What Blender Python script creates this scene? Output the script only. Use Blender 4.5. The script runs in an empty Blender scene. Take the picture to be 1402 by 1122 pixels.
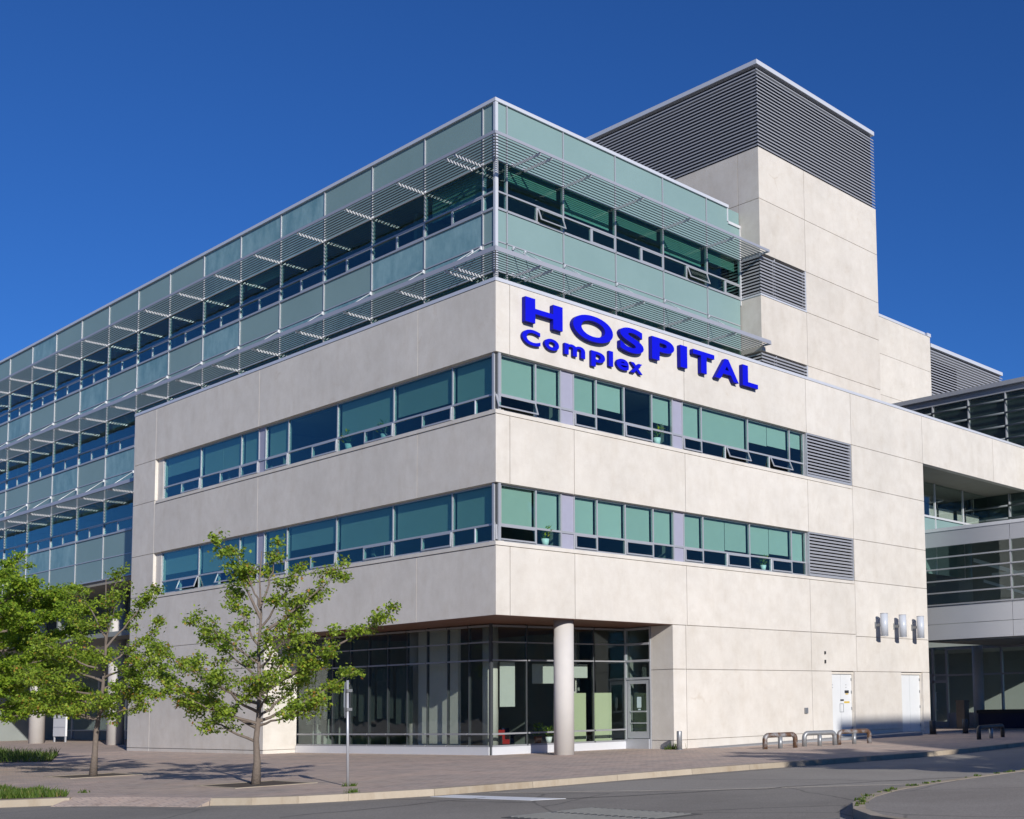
import bpy, math, random
from mathutils import Vector, Matrix
SC = bpy.context.scene
COL = SC.collection
R = math.radians
# ------------------------------------------------------------------ helpers
class MB:
    """collects boxes, tubes and polygons, then links them as ONE mesh object"""
    def __init__(s): s.v = []; s.f = []; s.mi = []; s.sm = []
    def quad(s, pts, m=0, smooth=False):
        b = len(s.v); s.v += [tuple(p) for p in pts]; s.f.append(tuple(range(b, b+len(pts)))); s.mi.append(m); s.sm.append(smooth)
    def hexa(s, p, m=0):
        b = len(s.v); s.v += [tuple(q) for q in p]
        a = Vector(p[1])-Vector(p[0]); c = Vector(p[3])-Vector(p[0]); e = Vector(p[4])-Vector(p[0])
        fs = [(0,3,2,1),(4,5,6,7),(0,1,5,4),(1,2,6,5),(2,3,7,6),(3,0,4,7)]
        if a.cross(c).dot(e) < 0: fs = [f[::-1] for f in fs]
        for f in fs: s.f.append(tuple(b+i for i in f)); s.mi.append(m); s.sm.append(False)
    def box(s, x0, x1, y0, y1, z0, z1, m=0):
        s.hexa([(x0,y0,z0),(x1,y0,z0),(x1,y1,z0),(x0,y1,z0),(x0,y0,z1),(x1,y0,z1),(x1,y1,z1),(x0,y1,z1)], m)
    def prism(s, poly, z0, z1, m=0, mside=None):
        n = len(poly); b = len(s.v)
        ar = sum(poly[i][0]*poly[(i+1)%n][1]-poly[(i+1)%n][0]*poly[i][1] for i in range(n))
        if ar < 0: poly = poly[::-1]
        s.v += [(x,y,z0) for x,y in poly]+[(x,y,z1) for x,y in poly]
        s.f.append(tuple(b+i for i in range(n))[::-1]); s.f.append(tuple(b+n+i for i in range(n))); s.mi += [m,m]; s.sm += [False]*2
        for i in range(n):
            j = (i+1)%n; s.f.append((b+i,b+j,b+n+j,b+n+i)); s.mi.append(m if mside is None else mside); s.sm.append(False)
    def tube(s, pts, rad, n=8, m=0, cap=True, smooth=True):
        pts = [Vector(p) for p in pts]
        if not isinstance(rad, (list, tuple)): rad = [rad]*len(pts)
        rings = []; prev = None
        for i, p in enumerate(pts):
            d = (pts[min(i+1,len(pts)-1)]-pts[max(i-1,0)]).normalized()
            if prev is None:
                a = d.cross(Vector((0,0,1)) if abs(d.z) < .9 else Vector((1,0,0))).normalized()
            else:
                a = (prev-d*prev.dot(d)).normalized()
            prev = a; c = d.cross(a); b = len(s.v)
            for k in range(n):
                t = 2*math.pi*k/n
                s.v.append(tuple(p+(a*math.cos(t)+c*math.sin(t))*rad[i]))
            rings.append(b)
        for i in range(len(rings)-1):
            for k in range(n):
                j = (k+1)%n
                s.f.append((rings[i]+k, rings[i]+j, rings[i+1]+j, rings[i+1]+k)); s.mi.append(m); s.sm.append(smooth)
        if cap:
            s.f.append(tuple(rings[0]+k for k in range(n))[::-1]); s.f.append(tuple(rings[-1]+k for k in range(n))); s.mi += [m,m]; s.sm += [False]*2
    def cyl(s, x, y, z0, z1, r, n=24, m=0): s.tube([(x,y,z0),(x,y,z1)], r, n, m)
    def build(s, name, mats, parent=None, loc=None):
        me = bpy.data.meshes.new(name); me.from_pydata(s.v, [], s.f)
        if not isinstance(mats, (list, tuple)): mats = [mats]
        for m in mats: me.materials.append(m)
        me.polygons.foreach_set('material_index', s.mi); me.polygons.foreach_set('use_smooth', s.sm); me.update()
        o = bpy.data.objects.new(name, me); COL.objects.link(o)
        if parent: o.parent = parent
        if loc: o.location = loc
        return o
def tag(o, label=None, cat=None, group=None, kind=None):
    if label: o['label'] = label
    if cat: o['category'] = cat
    if group: o['group'] = group
    if kind: o['kind'] = kind
    return o
def thing(name, loc, label, cat, group=None, rz=0):
    o = bpy.data.objects.new(name, None); COL.objects.link(o); o.location = loc; o.rotation_euler = (0,0,rz); o.empty_display_size = .2
    return tag(o, label, cat, group)
def dup(root, loc, rz=0, label=None):
    r = root.copy(); COL.objects.link(r); r.location = loc; r.rotation_euler = (0,0,rz)
    if label: r['label'] = label
    for ch in list(root.children):
        c = ch.copy(); COL.objects.link(c); c.parent = r
        for g in list(ch.children):
            d = g.copy(); COL.objects.link(d); d.parent = c
    return r
class Face:
    """a facade: u runs along it, d points outwards, z up"""
    def __init__(s, o, u, n):
        s.o = Vector((o[0],o[1],0)); s.u = Vector((u[0],u[1],0)).normalized(); s.n = Vector((n[0],n[1],0)).normalized()
    def p(s, u, z, d=0): q = s.o+s.u*u+s.n*d; return (q.x, q.y, z)
    def box(s, mb, u0, u1, z0, z1, d0, d1, m=0):
        mb.hexa([s.p(u0,z0,d0), s.p(u1,z0,d0), s.p(u1,z0,d1), s.p(u0,z0,d1), s.p(u0,z1,d0), s.p(u1,z1,d0), s.p(u1,z1,d1), s.p(u0,z1,d1)], m)
# ------------------------------------------------------------------ materials
def mat(name):
    m = bpy.data.materials.new(name); m.use_nodes = True; nt = m.node_tree
    b = nt.nodes['Principled BSDF']; return m, nt, b
def N(nt, t, **kw):
    n = nt.nodes.new(t)
    for k, v in kw.items(): setattr(n, k, v)
    return n
def plain(name, col, rough=.6, metal=0, spec=.5, noise=0, nscale=6, bump=0, bscale=40):
    m, nt, b = mat(name)
    b.inputs['Base Color'].default_value = (*col,1); b.inputs['Roughness'].default_value = rough
    b.inputs['Metallic'].default_value = metal; b.inputs['Specular IOR Level'].default_value = spec
    tc = N(nt,'ShaderNodeTexCoord')
    if noise:
        n = N(nt,'ShaderNodeTexNoise'); n.inputs['Scale'].default_value = nscale; n.inputs['Detail'].default_value = 6
        nt.links.new(tc.outputs['Object'], n.inputs['Vector'])
        mx = N(nt,'ShaderNodeMixRGB'); mx.inputs[1].default_value = (*[c*(1-noise) for c in col],1); mx.inputs[2].default_value = (*[min(1,c*(1+noise)) for c in col],1)
        nt.links.new(n.outputs['Fac'], mx.inputs[0]); nt.links.new(mx.outputs[0], b.inputs['Base Color'])
    if bump:
        n2 = N(nt,'ShaderNodeTexNoise'); n2.inputs['Scale'].default_value = bscale; n2.inputs['Detail'].default_value = 4
        nt.links.new(tc.outputs['Object'], n2.inputs['Vector'])
        bp = N(nt,'ShaderNodeBump'); bp.inputs['Strength'].default_value = bump; bp.inputs['Distance'].default_value = .02
        nt.links.new(n2.outputs['Fac'], bp.inputs['Height']); nt.links.new(bp.outputs[0], b.inputs['Normal'])
    return m
def ramp(nt, src, a, b, ca, cb):
    r = N(nt,'ShaderNodeValToRGB'); r.color_ramp.elements[0].position = a; r.color_ramp.elements[1].position = b
    r.color_ramp.elements[0].color = (*ca,1); r.color_ramp.elements[1].color = (*cb,1)
    nt.links.new(src, r.inputs[0]); return r
def concrete(name, base, stain=(.62,.56,.5), amt=.5, vary=.055):
    m, nt, b = mat(name); L = nt.links.new
    tc = N(nt,'ShaderNodeTexCoord')
    big = N(nt,'ShaderNodeTexNoise'); big.inputs['Scale'].default_value = .35; big.inputs['Detail'].default_value = 8; big.inputs['Roughness'].default_value = .65
    L(tc.outputs['Object'], big.inputs['Vector'])
    med = N(nt,'ShaderNodeTexNoise'); med.inputs['Scale'].default_value = 1.6; med.inputs['Detail'].default_value = 8; med.inputs['Roughness'].default_value = .7
    L(tc.outputs['Object'], med.inputs['Vector'])
    mp = N(nt,'ShaderNodeMapping'); mp.inputs['Scale'].default_value = (1.5,1.5,.42); L(tc.outputs['Object'], mp.inputs['Vector'])
    st = N(nt,'ShaderNodeTexNoise'); st.inputs['Scale'].default_value = 1; st.inputs['Detail'].default_value = 7; st.inputs['Roughness'].default_value = .7
    L(mp.outputs[0], st.inputs['Vector'])
    fine = N(nt,'ShaderNodeTexNoise'); fine.inputs['Scale'].default_value = 26; fine.inputs['Detail'].default_value = 5; L(tc.outputs['Object'], fine.inputs['Vector'])
    r1 = ramp(nt, big.outputs['Fac'], .38, .62, [c*.94 for c in base], [min(1,c*1.03) for c in base])
    r2 = ramp(nt, med.outputs['Fac'], .30, .60, (.84,.815,.785), (1,1,1))
    r3 = ramp(nt, st.outputs['Fac'], .27, .50, stain, (1,1,1))
    r4 = ramp(nt, fine.outputs['Fac'], .3, .7, (.95,.95,.95), (1.0,1.0,1.0))
    def mul(a, c, f):
        x = N(nt,'ShaderNodeMixRGB', blend_type='MULTIPLY'); x.inputs[0].default_value = f; L(a, x.inputs[1]); L(c, x.inputs[2]); return x.outputs[0]
    c = mul(r1.outputs[0], r2.outputs[0], .6); c = mul(c, r3.outputs[0], amt); c = mul(c, r4.outputs[0], 1)
    gi = N(nt,'ShaderNodeNewGeometry'); r5 = ramp(nt, gi.outputs['Random Per Island'], 0, 1, (1-vary,1-vary*1.05,1-vary*1.15), (1,1,1)); c = mul(c, r5.outputs[0], 1)
    # soft water marks with their own outline
    wm = N(nt,'ShaderNodeTexNoise'); wm.inputs['Scale'].default_value = .8; wm.inputs['Detail'].default_value = 10; wm.inputs['Roughness'].default_value = .75; wm.inputs['Distortion'].default_value = 1.2; L(tc.outputs['Object'], wm.inputs['Vector'])
    r6 = ramp(nt, wm.outputs['Fac'], .60, .68, (1,1,1), (.84,.77,.69)); c = mul(c, r6.outputs[0], amt*1.1)
    sp = N(nt,'ShaderNodeTexNoise'); sp.inputs['Scale'].default_value = 5.5; sp.inputs['Detail'].default_value = 9; sp.inputs['Roughness'].default_value = .8; L(tc.outputs['Object'], sp.inputs['Vector'])
    r7 = ramp(nt, sp.outputs['Fac'], .28, .42, (.80,.77,.73), (1,1,1)); c = mul(c, r7.outputs[0], amt*1.3)
    cd = N(nt,'ShaderNodeTexNoise'); cd.inputs['Scale'].default_value = 1.1; cd.inputs['Detail'].default_value = 6; L(tc.outputs['Object'], cd.inputs['Vector'])
    cm = N(nt,'ShaderNodeMixRGB'); cm.inputs[0].default_value = .35; L(tc.outputs['Object'], cm.inputs[1]); L(cd.outputs['Color'], cm.inputs[2])
    cv = N(nt,'ShaderNodeTexVoronoi', feature='DISTANCE_TO_EDGE'); cv.inputs['Scale'].default_value = .33; L(cm.outputs[0], cv.inputs['Vector'])
    rk = ramp(nt, cv.outputs['Distance'], .0015, .006, (.88,.85,.81), (1,1,1))
    km = ramp(nt, big.outputs['Fac'], .60, .66, (0,0,0), (1,1,1)); kx = N(nt,'ShaderNodeMixRGB', blend_type='MULTIPLY'); L(km.outputs[0], kx.inputs[0]); L(c, kx.inputs[1]); L(rk.outputs[0], kx.inputs[2]); c = kx.outputs[0]
    L(c, b.inputs['Base Color']); b.inputs['Roughness'].default_value = .85; b.inputs['Specular IOR Level'].default_value = .25
    bp = N(nt,'ShaderNodeBump'); bp.inputs['Strength'].default_value = .25; bp.inputs['Distance'].default_value = .01
    L(fine.outputs['Fac'], bp.inputs['Height']); L(bp.outputs[0], b.inputs['Normal'])
    return m
def glass(name, tint, refl=.85, base=.07):
    m = bpy.data.materials.new(name); m.use_nodes = True; nt = m.node_tree; nt.nodes.clear(); L = nt.links.new
    out = N(nt,'ShaderNodeOutputMaterial'); mx = N(nt,'ShaderNodeMixShader')
    tr = N(nt,'ShaderNodeBsdfTransparent'); tr.inputs[0].default_value = (*tint,1)
    gl = N(nt,'ShaderNodeBsdfGlossy'); gl.inputs['Roughness'].default_value = .015; gl.inputs[0].default_value = (.86,.95,.97,1)
    lw = N(nt,'ShaderNodeLayerWeight'); lw.inputs[0].default_value = .5
    pw = N(nt,'ShaderNodeMath', operation='POWER'); pw.inputs[1].default_value = 3.6; L(lw.outputs['Facing'], pw.inputs[0])
    ma = N(nt,'ShaderNodeMath', operation='MULTIPLY_ADD'); ma.inputs[1].default_value = refl-base; ma.inputs[2].default_value = base; L(pw.outputs[0], ma.inputs[0])
    # slight waviness of real panes
    tc = N(nt,'ShaderNodeTexCoord'); n = N(nt,'ShaderNodeTexNoise'); n.inputs['Scale'].default_value = .9; L(tc.outputs['Object'], n.inputs['Vector'])
    bp = N(nt,'ShaderNodeBump'); bp.inputs['Strength'].default_value = .16; bp.inputs['Distance'].default_value = .05; L(n.outputs['Fac'], bp.inputs['Height']); L(bp.outputs[0], gl.inputs['Normal'])
    L(ma.outputs[0], mx.inputs[0]); L(tr.outputs[0], mx.inputs[1]); L(gl.outputs[0], mx.inputs[2]); L(mx.outputs[0], out.inputs[0])
    return m
def spandrel(name, col, col2, streak):
    m, nt, b = mat(name); L = nt.links.new
    tc = N(nt,'ShaderNodeTexCoord'); mp = N(nt,'ShaderNodeMapping'); mp.inputs['Scale'].default_value = (1.3,1.3,.75) if streak else (.25,.25,.25)
    L(tc.outputs['Object'], mp.inputs['Vector'])
    n = N(nt,'ShaderNodeTexNoise'); n.inputs['Scale'].default_value = 1; n.inputs['Detail'].default_value = 9; n.inputs['Roughness'].default_value = .72; L(mp.outputs[0], n.inputs['Vector'])
    r = ramp(nt, n.outputs['Fac'], .38, .66, col, col2); L(r.outputs[0], b.inputs['Base Color'])
    b.inputs['Roughness'].default_value = .55; b.inputs['Specular IOR Level'].default_value = .2
    b.inputs['Coat Weight'].default_value = .22; b.inputs['Coat Roughness'].default_value = .06
    return m
CONC = concrete('precast_concrete', (.69,.65,.592), (.78,.73,.66), .30)
CONC_T = concrete('tower_concrete', (.665,.615,.55), (.75,.70,.63), .28)
CONC_C = plain('column_concrete', (.56,.53,.50), .8, noise=.07, nscale=3, bump=.12)
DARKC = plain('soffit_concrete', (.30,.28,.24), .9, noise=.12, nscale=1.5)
SOFFIT = plain('wood_soffit', (.16,.07,.04), .55, noise=.2, nscale=3)
ALU = plain('aluminium', (.44,.45,.475), .42, metal=.35, noise=.05, nscale=9)
ALU_L = plain('light_aluminium', (.66,.67,.70), .4, metal=.25, noise=.04, nscale=9)
ALU_D = plain('grey_metal_panel', (.47,.48,.51), .45, metal=.3, noise=.05, nscale=1.2)
LOBF = plain('lobby_frame', (.30,.305,.32), .45, metal=.3, noise=.05)
SLAT = plain('louvre_metal', (.40,.405,.43), .5, metal=.3, noise=.05, nscale=5)
FASC = plain('fascia_metal', (.40,.41,.45), .45, metal=.3, noise=.04)
SHADE = plain('sunshade_metal', (.25,.285,.31), .45, metal=.35, noise=.05, nscale=4)
DARK = plain('dark_void', (.018,.018,.022), .8, noise=.1)
GASKET = plain('dark_frame', (.05,.055,.06), .5, noise=.1)
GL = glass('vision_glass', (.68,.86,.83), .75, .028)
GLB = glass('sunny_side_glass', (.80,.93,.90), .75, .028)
GLD = glass('entrance_glass', (.905,.945,.92), .8, .045)
SP_A = spandrel('spandrel_glass', (.20,.30,.295), (.22,.325,.32), False)
SP_B = spandrel('streaked_spandrel_glass', (.13,.26,.30), (.24,.39,.42), True)
BLIND = plain('blind_fabric', (.455,.465,.445), .9, noise=.05, nscale=2.5)
def objvar(m, amt):
    nt = m.node_tree; b = nt.nodes['Principled BSDF']; src = b.inputs['Base Color'].links[0].from_socket
    oi = N(nt,'ShaderNodeObjectInfo'); r = ramp(nt, oi.outputs['Random'], 0, 1, (1-amt,)*3, (1,1,1)); x = N(nt,'ShaderNodeMixRGB', blend_type='MULTIPLY'); x.inputs[0].default_value = 1
    nt.links.new(src, x.inputs[1]); nt.links.new(r.outputs[0], x.inputs[2]); nt.links.new(x.outputs[0], b.inputs['Base Color'])
BLIND2 = plain('dark_blind_fabric', (.25,.36,.30), .9, noise=.06, nscale=2.5)
TUBE = plain('grey_tube', (.16,.18,.19), .5, metal=.3, noise=.08)
TEALD = plain('dark_teal_backing', (.035,.055,.06), .6, noise=.1)
objvar(BLIND, .16); objvar(BLIND2, .4)
LILAC = plain('lilac_infill', (.33,.33,.42), .5, noise=.06, nscale=5)
ROOM = plain('room_wall', (.25,.27,.255), .9, noise=.15, nscale=1)
ROOML = plain('room_ceiling', (.30,.31,.30), .9, noise=.1, nscale=1)
DOORW = plain('white_door_paint', (.66,.67,.67), .5, noise=.05, nscale=3)
STEEL = plain('galvanised_steel', (.30,.31,.32), .42, metal=.5, noise=.22, nscale=10)
LAMPG = plain('frosted_lamp_shade', (.50,.53,.58), .35, noise=.04, nscale=6)
SIGNB = plain('blue_letter_face', (.003,.004,.58), .45, spec=.3, noise=.02)
SIGNS = plain('blue_letter_return', (.004,.004,.28), .6, spec=.2, noise=.02)
BLACKP = plain('black_paint', (.03,.032,.035), .5, noise=.15)
RED = plain('red_plastic', (.30,.015,.015), .5, noise=.1)
BLUEP = plain('blue_plastic', (.012,.022,.06), .5, noise=.1)
WHITE = plain('white_paint', (.74,.75,.76), .5, noise=.06, nscale=3)
TERRA = plain('terracotta', (.36,.10,.04), .8, noise=.1)
CHAR = plain('charcoal_blind', (.05,.065,.06), .9, noise=.08, nscale=2)
CREAM = plain('cream_screen', (.42,.45,.30), .9, noise=.04, nscale=2)
STONE = plain('weathered_stone', (.22,.19,.15), .9, noise=.2, nscale=4, bump=.3)
SOIL = plain('soil', (.075,.055,.04), .95, noise=.35, nscale=9, bump=.5)
YELLOW = plain('yellow_sticker', (.6,.42,.08), .6, noise=.05)
BRICKY = plain('office_wall', (.22,.17,.14), .85, noise=.15, nscale=1)
def rusty():
    m, nt, b = mat('rusty_galvanised_pipe'); L = nt.links.new
    tc = N(nt,'ShaderNodeTexCoord'); n = N(nt,'ShaderNodeTexNoise'); n.inputs['Scale'].default_value = 3.2; n.inputs['Detail'].default_value = 9; n.inputs['Roughness'].default_value = .7
    L(tc.outputs['Object'], n.inputs['Vector']); r = ramp(nt, n.outputs['Fac'], .38, .52, (.30,.30,.31), (.13,.07,.04)); L(r.outputs[0], b.inputs['Base Color'])
    b.inputs['Roughness'].default_value = .55; b.inputs['Metallic'].default_value = .3; return m
RUST = rusty()
def paving():
    m, nt, b = mat('brick_paving'); L = nt.links.new; tc = N(nt,'ShaderNodeTexCoord')
    br = N(nt,'ShaderNodeTexBrick'); br.inputs['Scale'].default_value = 1; br.inputs['Brick Width'].default_value = .24; br.inputs['Row Height'].default_value = .12
    br.inputs['Mortar Size'].default_value = .007; br.inputs['Color1'].default_value = (.50,.405,.325,1); br.inputs['Color2'].default_value = (.555,.46,.372,1); br.inputs['Mortar'].default_value = (.33,.28,.26,1); br.inputs['Bias'].default_value = 0
    L(tc.outputs['Object'], br.inputs['Vector'])
    n = N(nt,'ShaderNodeTexNoise'); n.inputs['Scale'].default_value = .55; n.inputs['Detail'].default_value = 9; n.inputs['Roughness'].default_value = .7; L(tc.outputs['Object'], n.inputs['Vector'])
    r = ramp(nt, n.outputs['Fac'], .33, .66, (.78,.80,.84), (1.12,1.03,1.0))
    # concrete banding in the paving
    sx = N(nt,'ShaderNodeSeparateXYZ'); L(tc.outputs['Object'], sx.inputs[0])
    x = N(nt,'ShaderNodeMixRGB', blend_type='MULTIPLY'); x.inputs[0].default_value = 1; L(br.outputs['Color'], x.inputs[1]); L(r.outputs[0], x.inputs[2])
    n2 = N(nt,'ShaderNodeTexNoise'); n2.inputs['Scale'].default_value = 3.5; n2.inputs['Detail'].default_value = 8; L(tc.outputs['Object'], n2.inputs['Vector'])
    r2 = ramp(nt, n2.outputs['Fac'], .30, .5, (.72,.70,.70), (1,1,1))
    y = N(nt,'ShaderNodeMixRGB', blend_type='MULTIPLY'); y.inputs[0].default_value = .75; L(x.outputs[0], y.inputs[1]); L(r2.outputs[0], y.inputs[2])
    L(y.outputs[0], b.inputs['Base Color']); b.inputs['Roughness'].default_value = .85; b.inputs['Specular IOR Level'].default_value = .25
    bp = N(nt,'ShaderNodeBump'); bp.inputs['Strength'].default_value = .4; bp.inputs['Distance'].default_value = .01; L(br.outputs['Fac'], bp.inputs['Height']); bp.invert = True; L(bp.outputs[0], b.inputs['Normal'])
    return m
def asphalt(name, c0, c1, cracks=True):
    m, nt, b = mat(name); L = nt.links.new; tc = N(nt,'ShaderNodeTexCoord')
    big = N(nt,'ShaderNodeTexNoise'); big.inputs['Scale'].default_value = .22; big.inputs['Detail'].default_value = 9; big.inputs['Roughness'].default_value = .65; L(tc.outputs['Object'], big.inputs['Vector'])
    r = ramp(nt, big.outputs['Fac'], .36, .64, c0, c1)
    f = N(nt,'ShaderNodeTexNoise'); f.inputs['Scale'].default_value = 45; f.inputs['Detail'].default_value = 3; L(tc.outputs['Object'], f.inputs['Vector'])
    rf = ramp(nt, f.outputs['Fac'], .3, .72, (.66,.66,.66), (1.25,1.25,1.25))
    x = N(nt,'ShaderNodeMixRGB', blend_type='MULTIPLY'); x.inputs[0].default_value = .8; L(r.outputs[0], x.inputs[1]); L(rf.outputs[0], x.inputs[2])
    last = x.outputs[0]
    if cracks:
        dn = N(nt,'ShaderNodeTexNoise'); dn.inputs['Scale'].default_value = .8; dn.inputs['Detail'].default_value = 5; L(tc.outputs['Object'], dn.inputs['Vector'])
        mxv = N(nt,'ShaderNodeMixRGB'); mxv.inputs[0].default_value = .22; L(tc.outputs['Object'], mxv.inputs[1]); L(dn.outputs['Color'], mxv.inputs[2])
        vo = N(nt,'ShaderNodeTexVoronoi', feature='DISTANCE_TO_EDGE'); vo.inputs['Scale'].default_value = .28; L(mxv.outputs[0], vo.inputs['Vector'])
        rc = ramp(nt, vo.outputs['Distance'], .002, .007, (.45,.45,.45), (1,1,1))
        y = N(nt,'ShaderNodeMixRGB', blend_type='MULTIPLY'); y.inputs[0].default_value = .8; L(last, y.inputs[1]); L(rc.outputs[0], y.inputs[2]); last = y.outputs[0]
    L(last, b.inputs['Base Color']); b.inputs['Roughness'].default_value = .82; b.inputs['Specular IOR Level'].default_value = .3
    bp = N(nt,'ShaderNodeBump'); bp.inputs['Strength'].default_value = .5; bp.inputs['Distance'].default_value = .01; L(f.outputs['Fac'], bp.inputs['Height']); L(bp.outputs[0], b.inputs['Normal'])
    return m
PAVE = paving()
ASPH = asphalt('asphalt', (.225,.203,.172), (.29,.262,.223))
ASPH2 = asphalt('newer_asphalt', (.285,.258,.222), (.35,.318,.272), False)
WALK = asphalt('concrete_walk', (.26,.23,.195), (.34,.305,.262))
KERB = concrete('kerb_concrete', (.47,.40,.31), (.6,.5,.4), .6, .22)
GROUND = plain('open_ground', (.10,.11,.06), .95, noise=.3, nscale=.1)
def leafmat(name, c0, c1, c2):
    m = bpy.data.materials.new(name); m.use_nodes = True; nt = m.node_tree; L = nt.links.new; b = nt.nodes['Principled BSDF']; out = nt.nodes['Material Output']
    g = N(nt,'ShaderNodeNewGeometry'); r = N(nt,'ShaderNodeValToRGB'); e = r.color_ramp.elements
    e[0].position = 0; e[0].color = (*c0,1); e[1].position = .93; e[1].color = (*c1,1); q = e.new(.985); q.color = (*c2,1)
    L(g.outputs['Random Per Island'], r.inputs[0]); L(r.outputs[0], b.inputs['Base Color']); b.inputs['Roughness'].default_value = .5; b.inputs['Specular IOR Level'].default_value = .35
    tr = N(nt,'ShaderNodeBsdfTranslucent'); hs = N(nt,'ShaderNodeHueSaturation'); hs.inputs['Value'].default_value = 1.3; L(r.outputs[0], hs.inputs['Color']); L(hs.outputs[0], tr.inputs[0])
    mx = N(nt,'ShaderNodeMixShader'); mx.inputs[0].default_value = .40; L(b.outputs[0], mx.inputs[1]); L(tr.outputs[0], mx.inputs[2]); L(mx.outputs[0], out.inputs[0])
    return m
LEAF_A = leafmat('maple_leaf', (.115,.205,.022), (.37,.47,.055), (.42,.21,.05))
LEAF_C = leafmat('dense_leaf', (.11,.21,.022), (.33,.45,.04), (.38,.40,.055))
GRASS = leafmat('grass_blade', (.05,.10,.014), (.15,.22,.035), (.3,.26,.1))
BARK = plain('bark', (.17,.135,.11), .9, noise=.35, nscale=14, bump=.6, bscale=30)
# ------------------------------------------------------------------ camera, light, sky
C = Vector((-23.46,-30.043,1.53)); yaw, pitch, roll = R(39.7304), R(4.9191), R(-1.0942)
f = Vector((math.cos(pitch)*math.cos(yaw), math.cos(pitch)*math.sin(yaw), math.sin(pitch)))
r0 = Vector((math.sin(yaw), -math.cos(yaw), 0)); u0 = r0.cross(f)
rr = math.cos(roll)*r0+math.sin(roll)*u0; uu = -math.sin(roll)*r0+math.cos(roll)*u0
cam = bpy.data.cameras.new('camera'); co = bpy.data.objects.new('camera', cam); COL.objects.link(co)
co.matrix_world = Matrix(((rr.x,uu.x,-f.x,C.x),(rr.y,uu.y,-f.y,C.y),(rr.z,uu.z,-f.z,C.z),(0,0,0,1)))
cam.sensor_width = 36; cam.lens = 42.2056; cam.shift_x = -.23848; cam.shift_y = .18524; cam.clip_end = 6000; cam.clip_start = .1
SC.camera = co
SUN = Vector((-.365,-1,.415)).normalized()
EL = math.asin(SUN.z); AZ = math.atan2(SUN.x, SUN.y)
sl = bpy.data.lights.new('sun','SUN'); sl.energy = 4.7; sl.angle = R(.5); sl.color = (1,.96,.90)
so = bpy.data.objects.new('sun', sl); COL.objects.link(so); so.rotation_euler = SUN.to_track_quat('Z','Y').to_euler(); so.location = (-20,-60,40)
w = bpy.data.worlds.new('World'); SC.world = w; w.use_nodes = True; nt = w.node_tree
sk = N(nt,'ShaderNodeTexSky', sky_type='NISHITA'); sk.sun_disc = False; sk.sun_elevation = EL; sk.sun_rotation = AZ
sk.altitude = 300; sk.air_density = 1.0; sk.dust_density = .1; sk.ozone_density = 5.0
flt = N(nt,'ShaderNodeMixRGB', blend_type='MULTIPLY'); flt.inputs[0].default_value = 1; flt.inputs[2].default_value = (.185,.385,.67,1)   # deep polarised blue
nt.links.new(sk.outputs[0], flt.inputs[1]); nt.links.new(flt.outputs[0], nt.nodes['Background'].inputs[0]); nt.nodes['Background'].inputs[1].default_value = .15
SC.view_settings.view_transform = 'Standard'; SC.view_settings.look = 'None'; SC.view_settings.exposure = 0; SC.view_settings.gamma = 1
SC.cycles.transparent_max_bounces = 24; SC.cycles.max_bounces = 8; SC.cycles.use_denoising = True
# ------------------------------------------------------------------ ground
ZP, ZR = -.08, -.21
m = MB(); m.quad([(-2500,-2500,-.30),(2500,-2500,-.30),(2500,2500,-.30),(-2500,2500,-.30)]); tag(m.build('ground', GROUND), kind='structure')
m = MB(); m.quad([(-160,-120,ZR),(160,-120,ZR),(160,160,ZR),(-160,160,ZR)]); tag(m.build('road', ASPH), kind='structure')
kb = [(-75,29),(-45,12.5),(-24,1.3),(-16.5,-2.75),(-14.8,-3.68),(-13.75,-4.32)]
gap = [(-13.35,-4.85),(-12.95,-5.6),(-12.65,-6.5)]
kf = [(-12.35,-7.35),(-11.9,-8.0),(-11.3,-8.5),(-10.5,-8.85),(-8.9,-9.3),(-6.5,-9.42),(-4.0,-9.42),(-1.5,-9.45),(.6,-9.55),(2.7,-9.78),(5.4,-10.05),(8.4,-10.25),(11,-10.1),(14,-9.7),(18.5,-9.1),(30,-9.0),(110,-9.0)]
edge = kb+gap+kf
m = MB(); m.prism(edge+[(110,150),(-75,150)], -.29, ZP); tag(m.build('pavement', PAVE), kind='structure')
def kerb_strip(pts, w=.17, top=.012, name='kerb', z0=-.28, ztop=ZP, gap_len=0):
    mb = MB()
    for i in range(len(pts)-1):
        a, b = Vector(pts[i]), Vector(pts[i+1]); n = max(1, int((b-a).length/2.4))
        def nrm(k):
            d = Vector((0,0))
            if k > 0: d += (Vector(pts[k])-Vector(pts[k-1])).normalized()
            if k < len(pts)-1: d += (Vector(pts[k+1])-Vector(pts[k])).normalized()
            d.normalize(); return Vector((d.y,-d.x))
        na, nb = nrm(i), nrm(i+1)
        for k in range(n):
            t0, t1 = k/n, (k+1)/n-.004
            p0, p1 = a.lerp(b,t0), a.lerp(b,t1); q0, q1 = p0+na.lerp(nb,t0)*w, p1+na.lerp(nb,t1)*w; s0, s1 = p0+na.lerp(nb,t0)*(w+.03), p1+na.lerp(nb,t1)*(w+.03)
            p0, p1 = p0-na*.02, p1-nb*.02
            mb.hexa([(*p0,z0),(*p1,z0),(*s1,z0),(*s0,z0),(*p0,ztop+top),(*p1,ztop+top),(*q1,ztop+top-.006),(*q0,ztop+top-.006)])
    return tag(mb.build(name, KERB), kind='structure')
kerb_strip(kf); kerb_strip(kb)
ap = [kb[-1]]+gap+[kf[0]]; m = MB()
for i in range(len(ap)-1):
    a, b = Vector(ap[i]), Vector(ap[i+1]); na = Vector((-.86,-.5))*.55
    m.hexa([(*a,-.29),(*b,-.29),(*(b+na),-.29),(*(a+na),-.29),(*a,ZP+.002),(*b,ZP+.002),(*(b+na),ZR+.006),(*(a+na),ZR+.006)])
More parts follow.
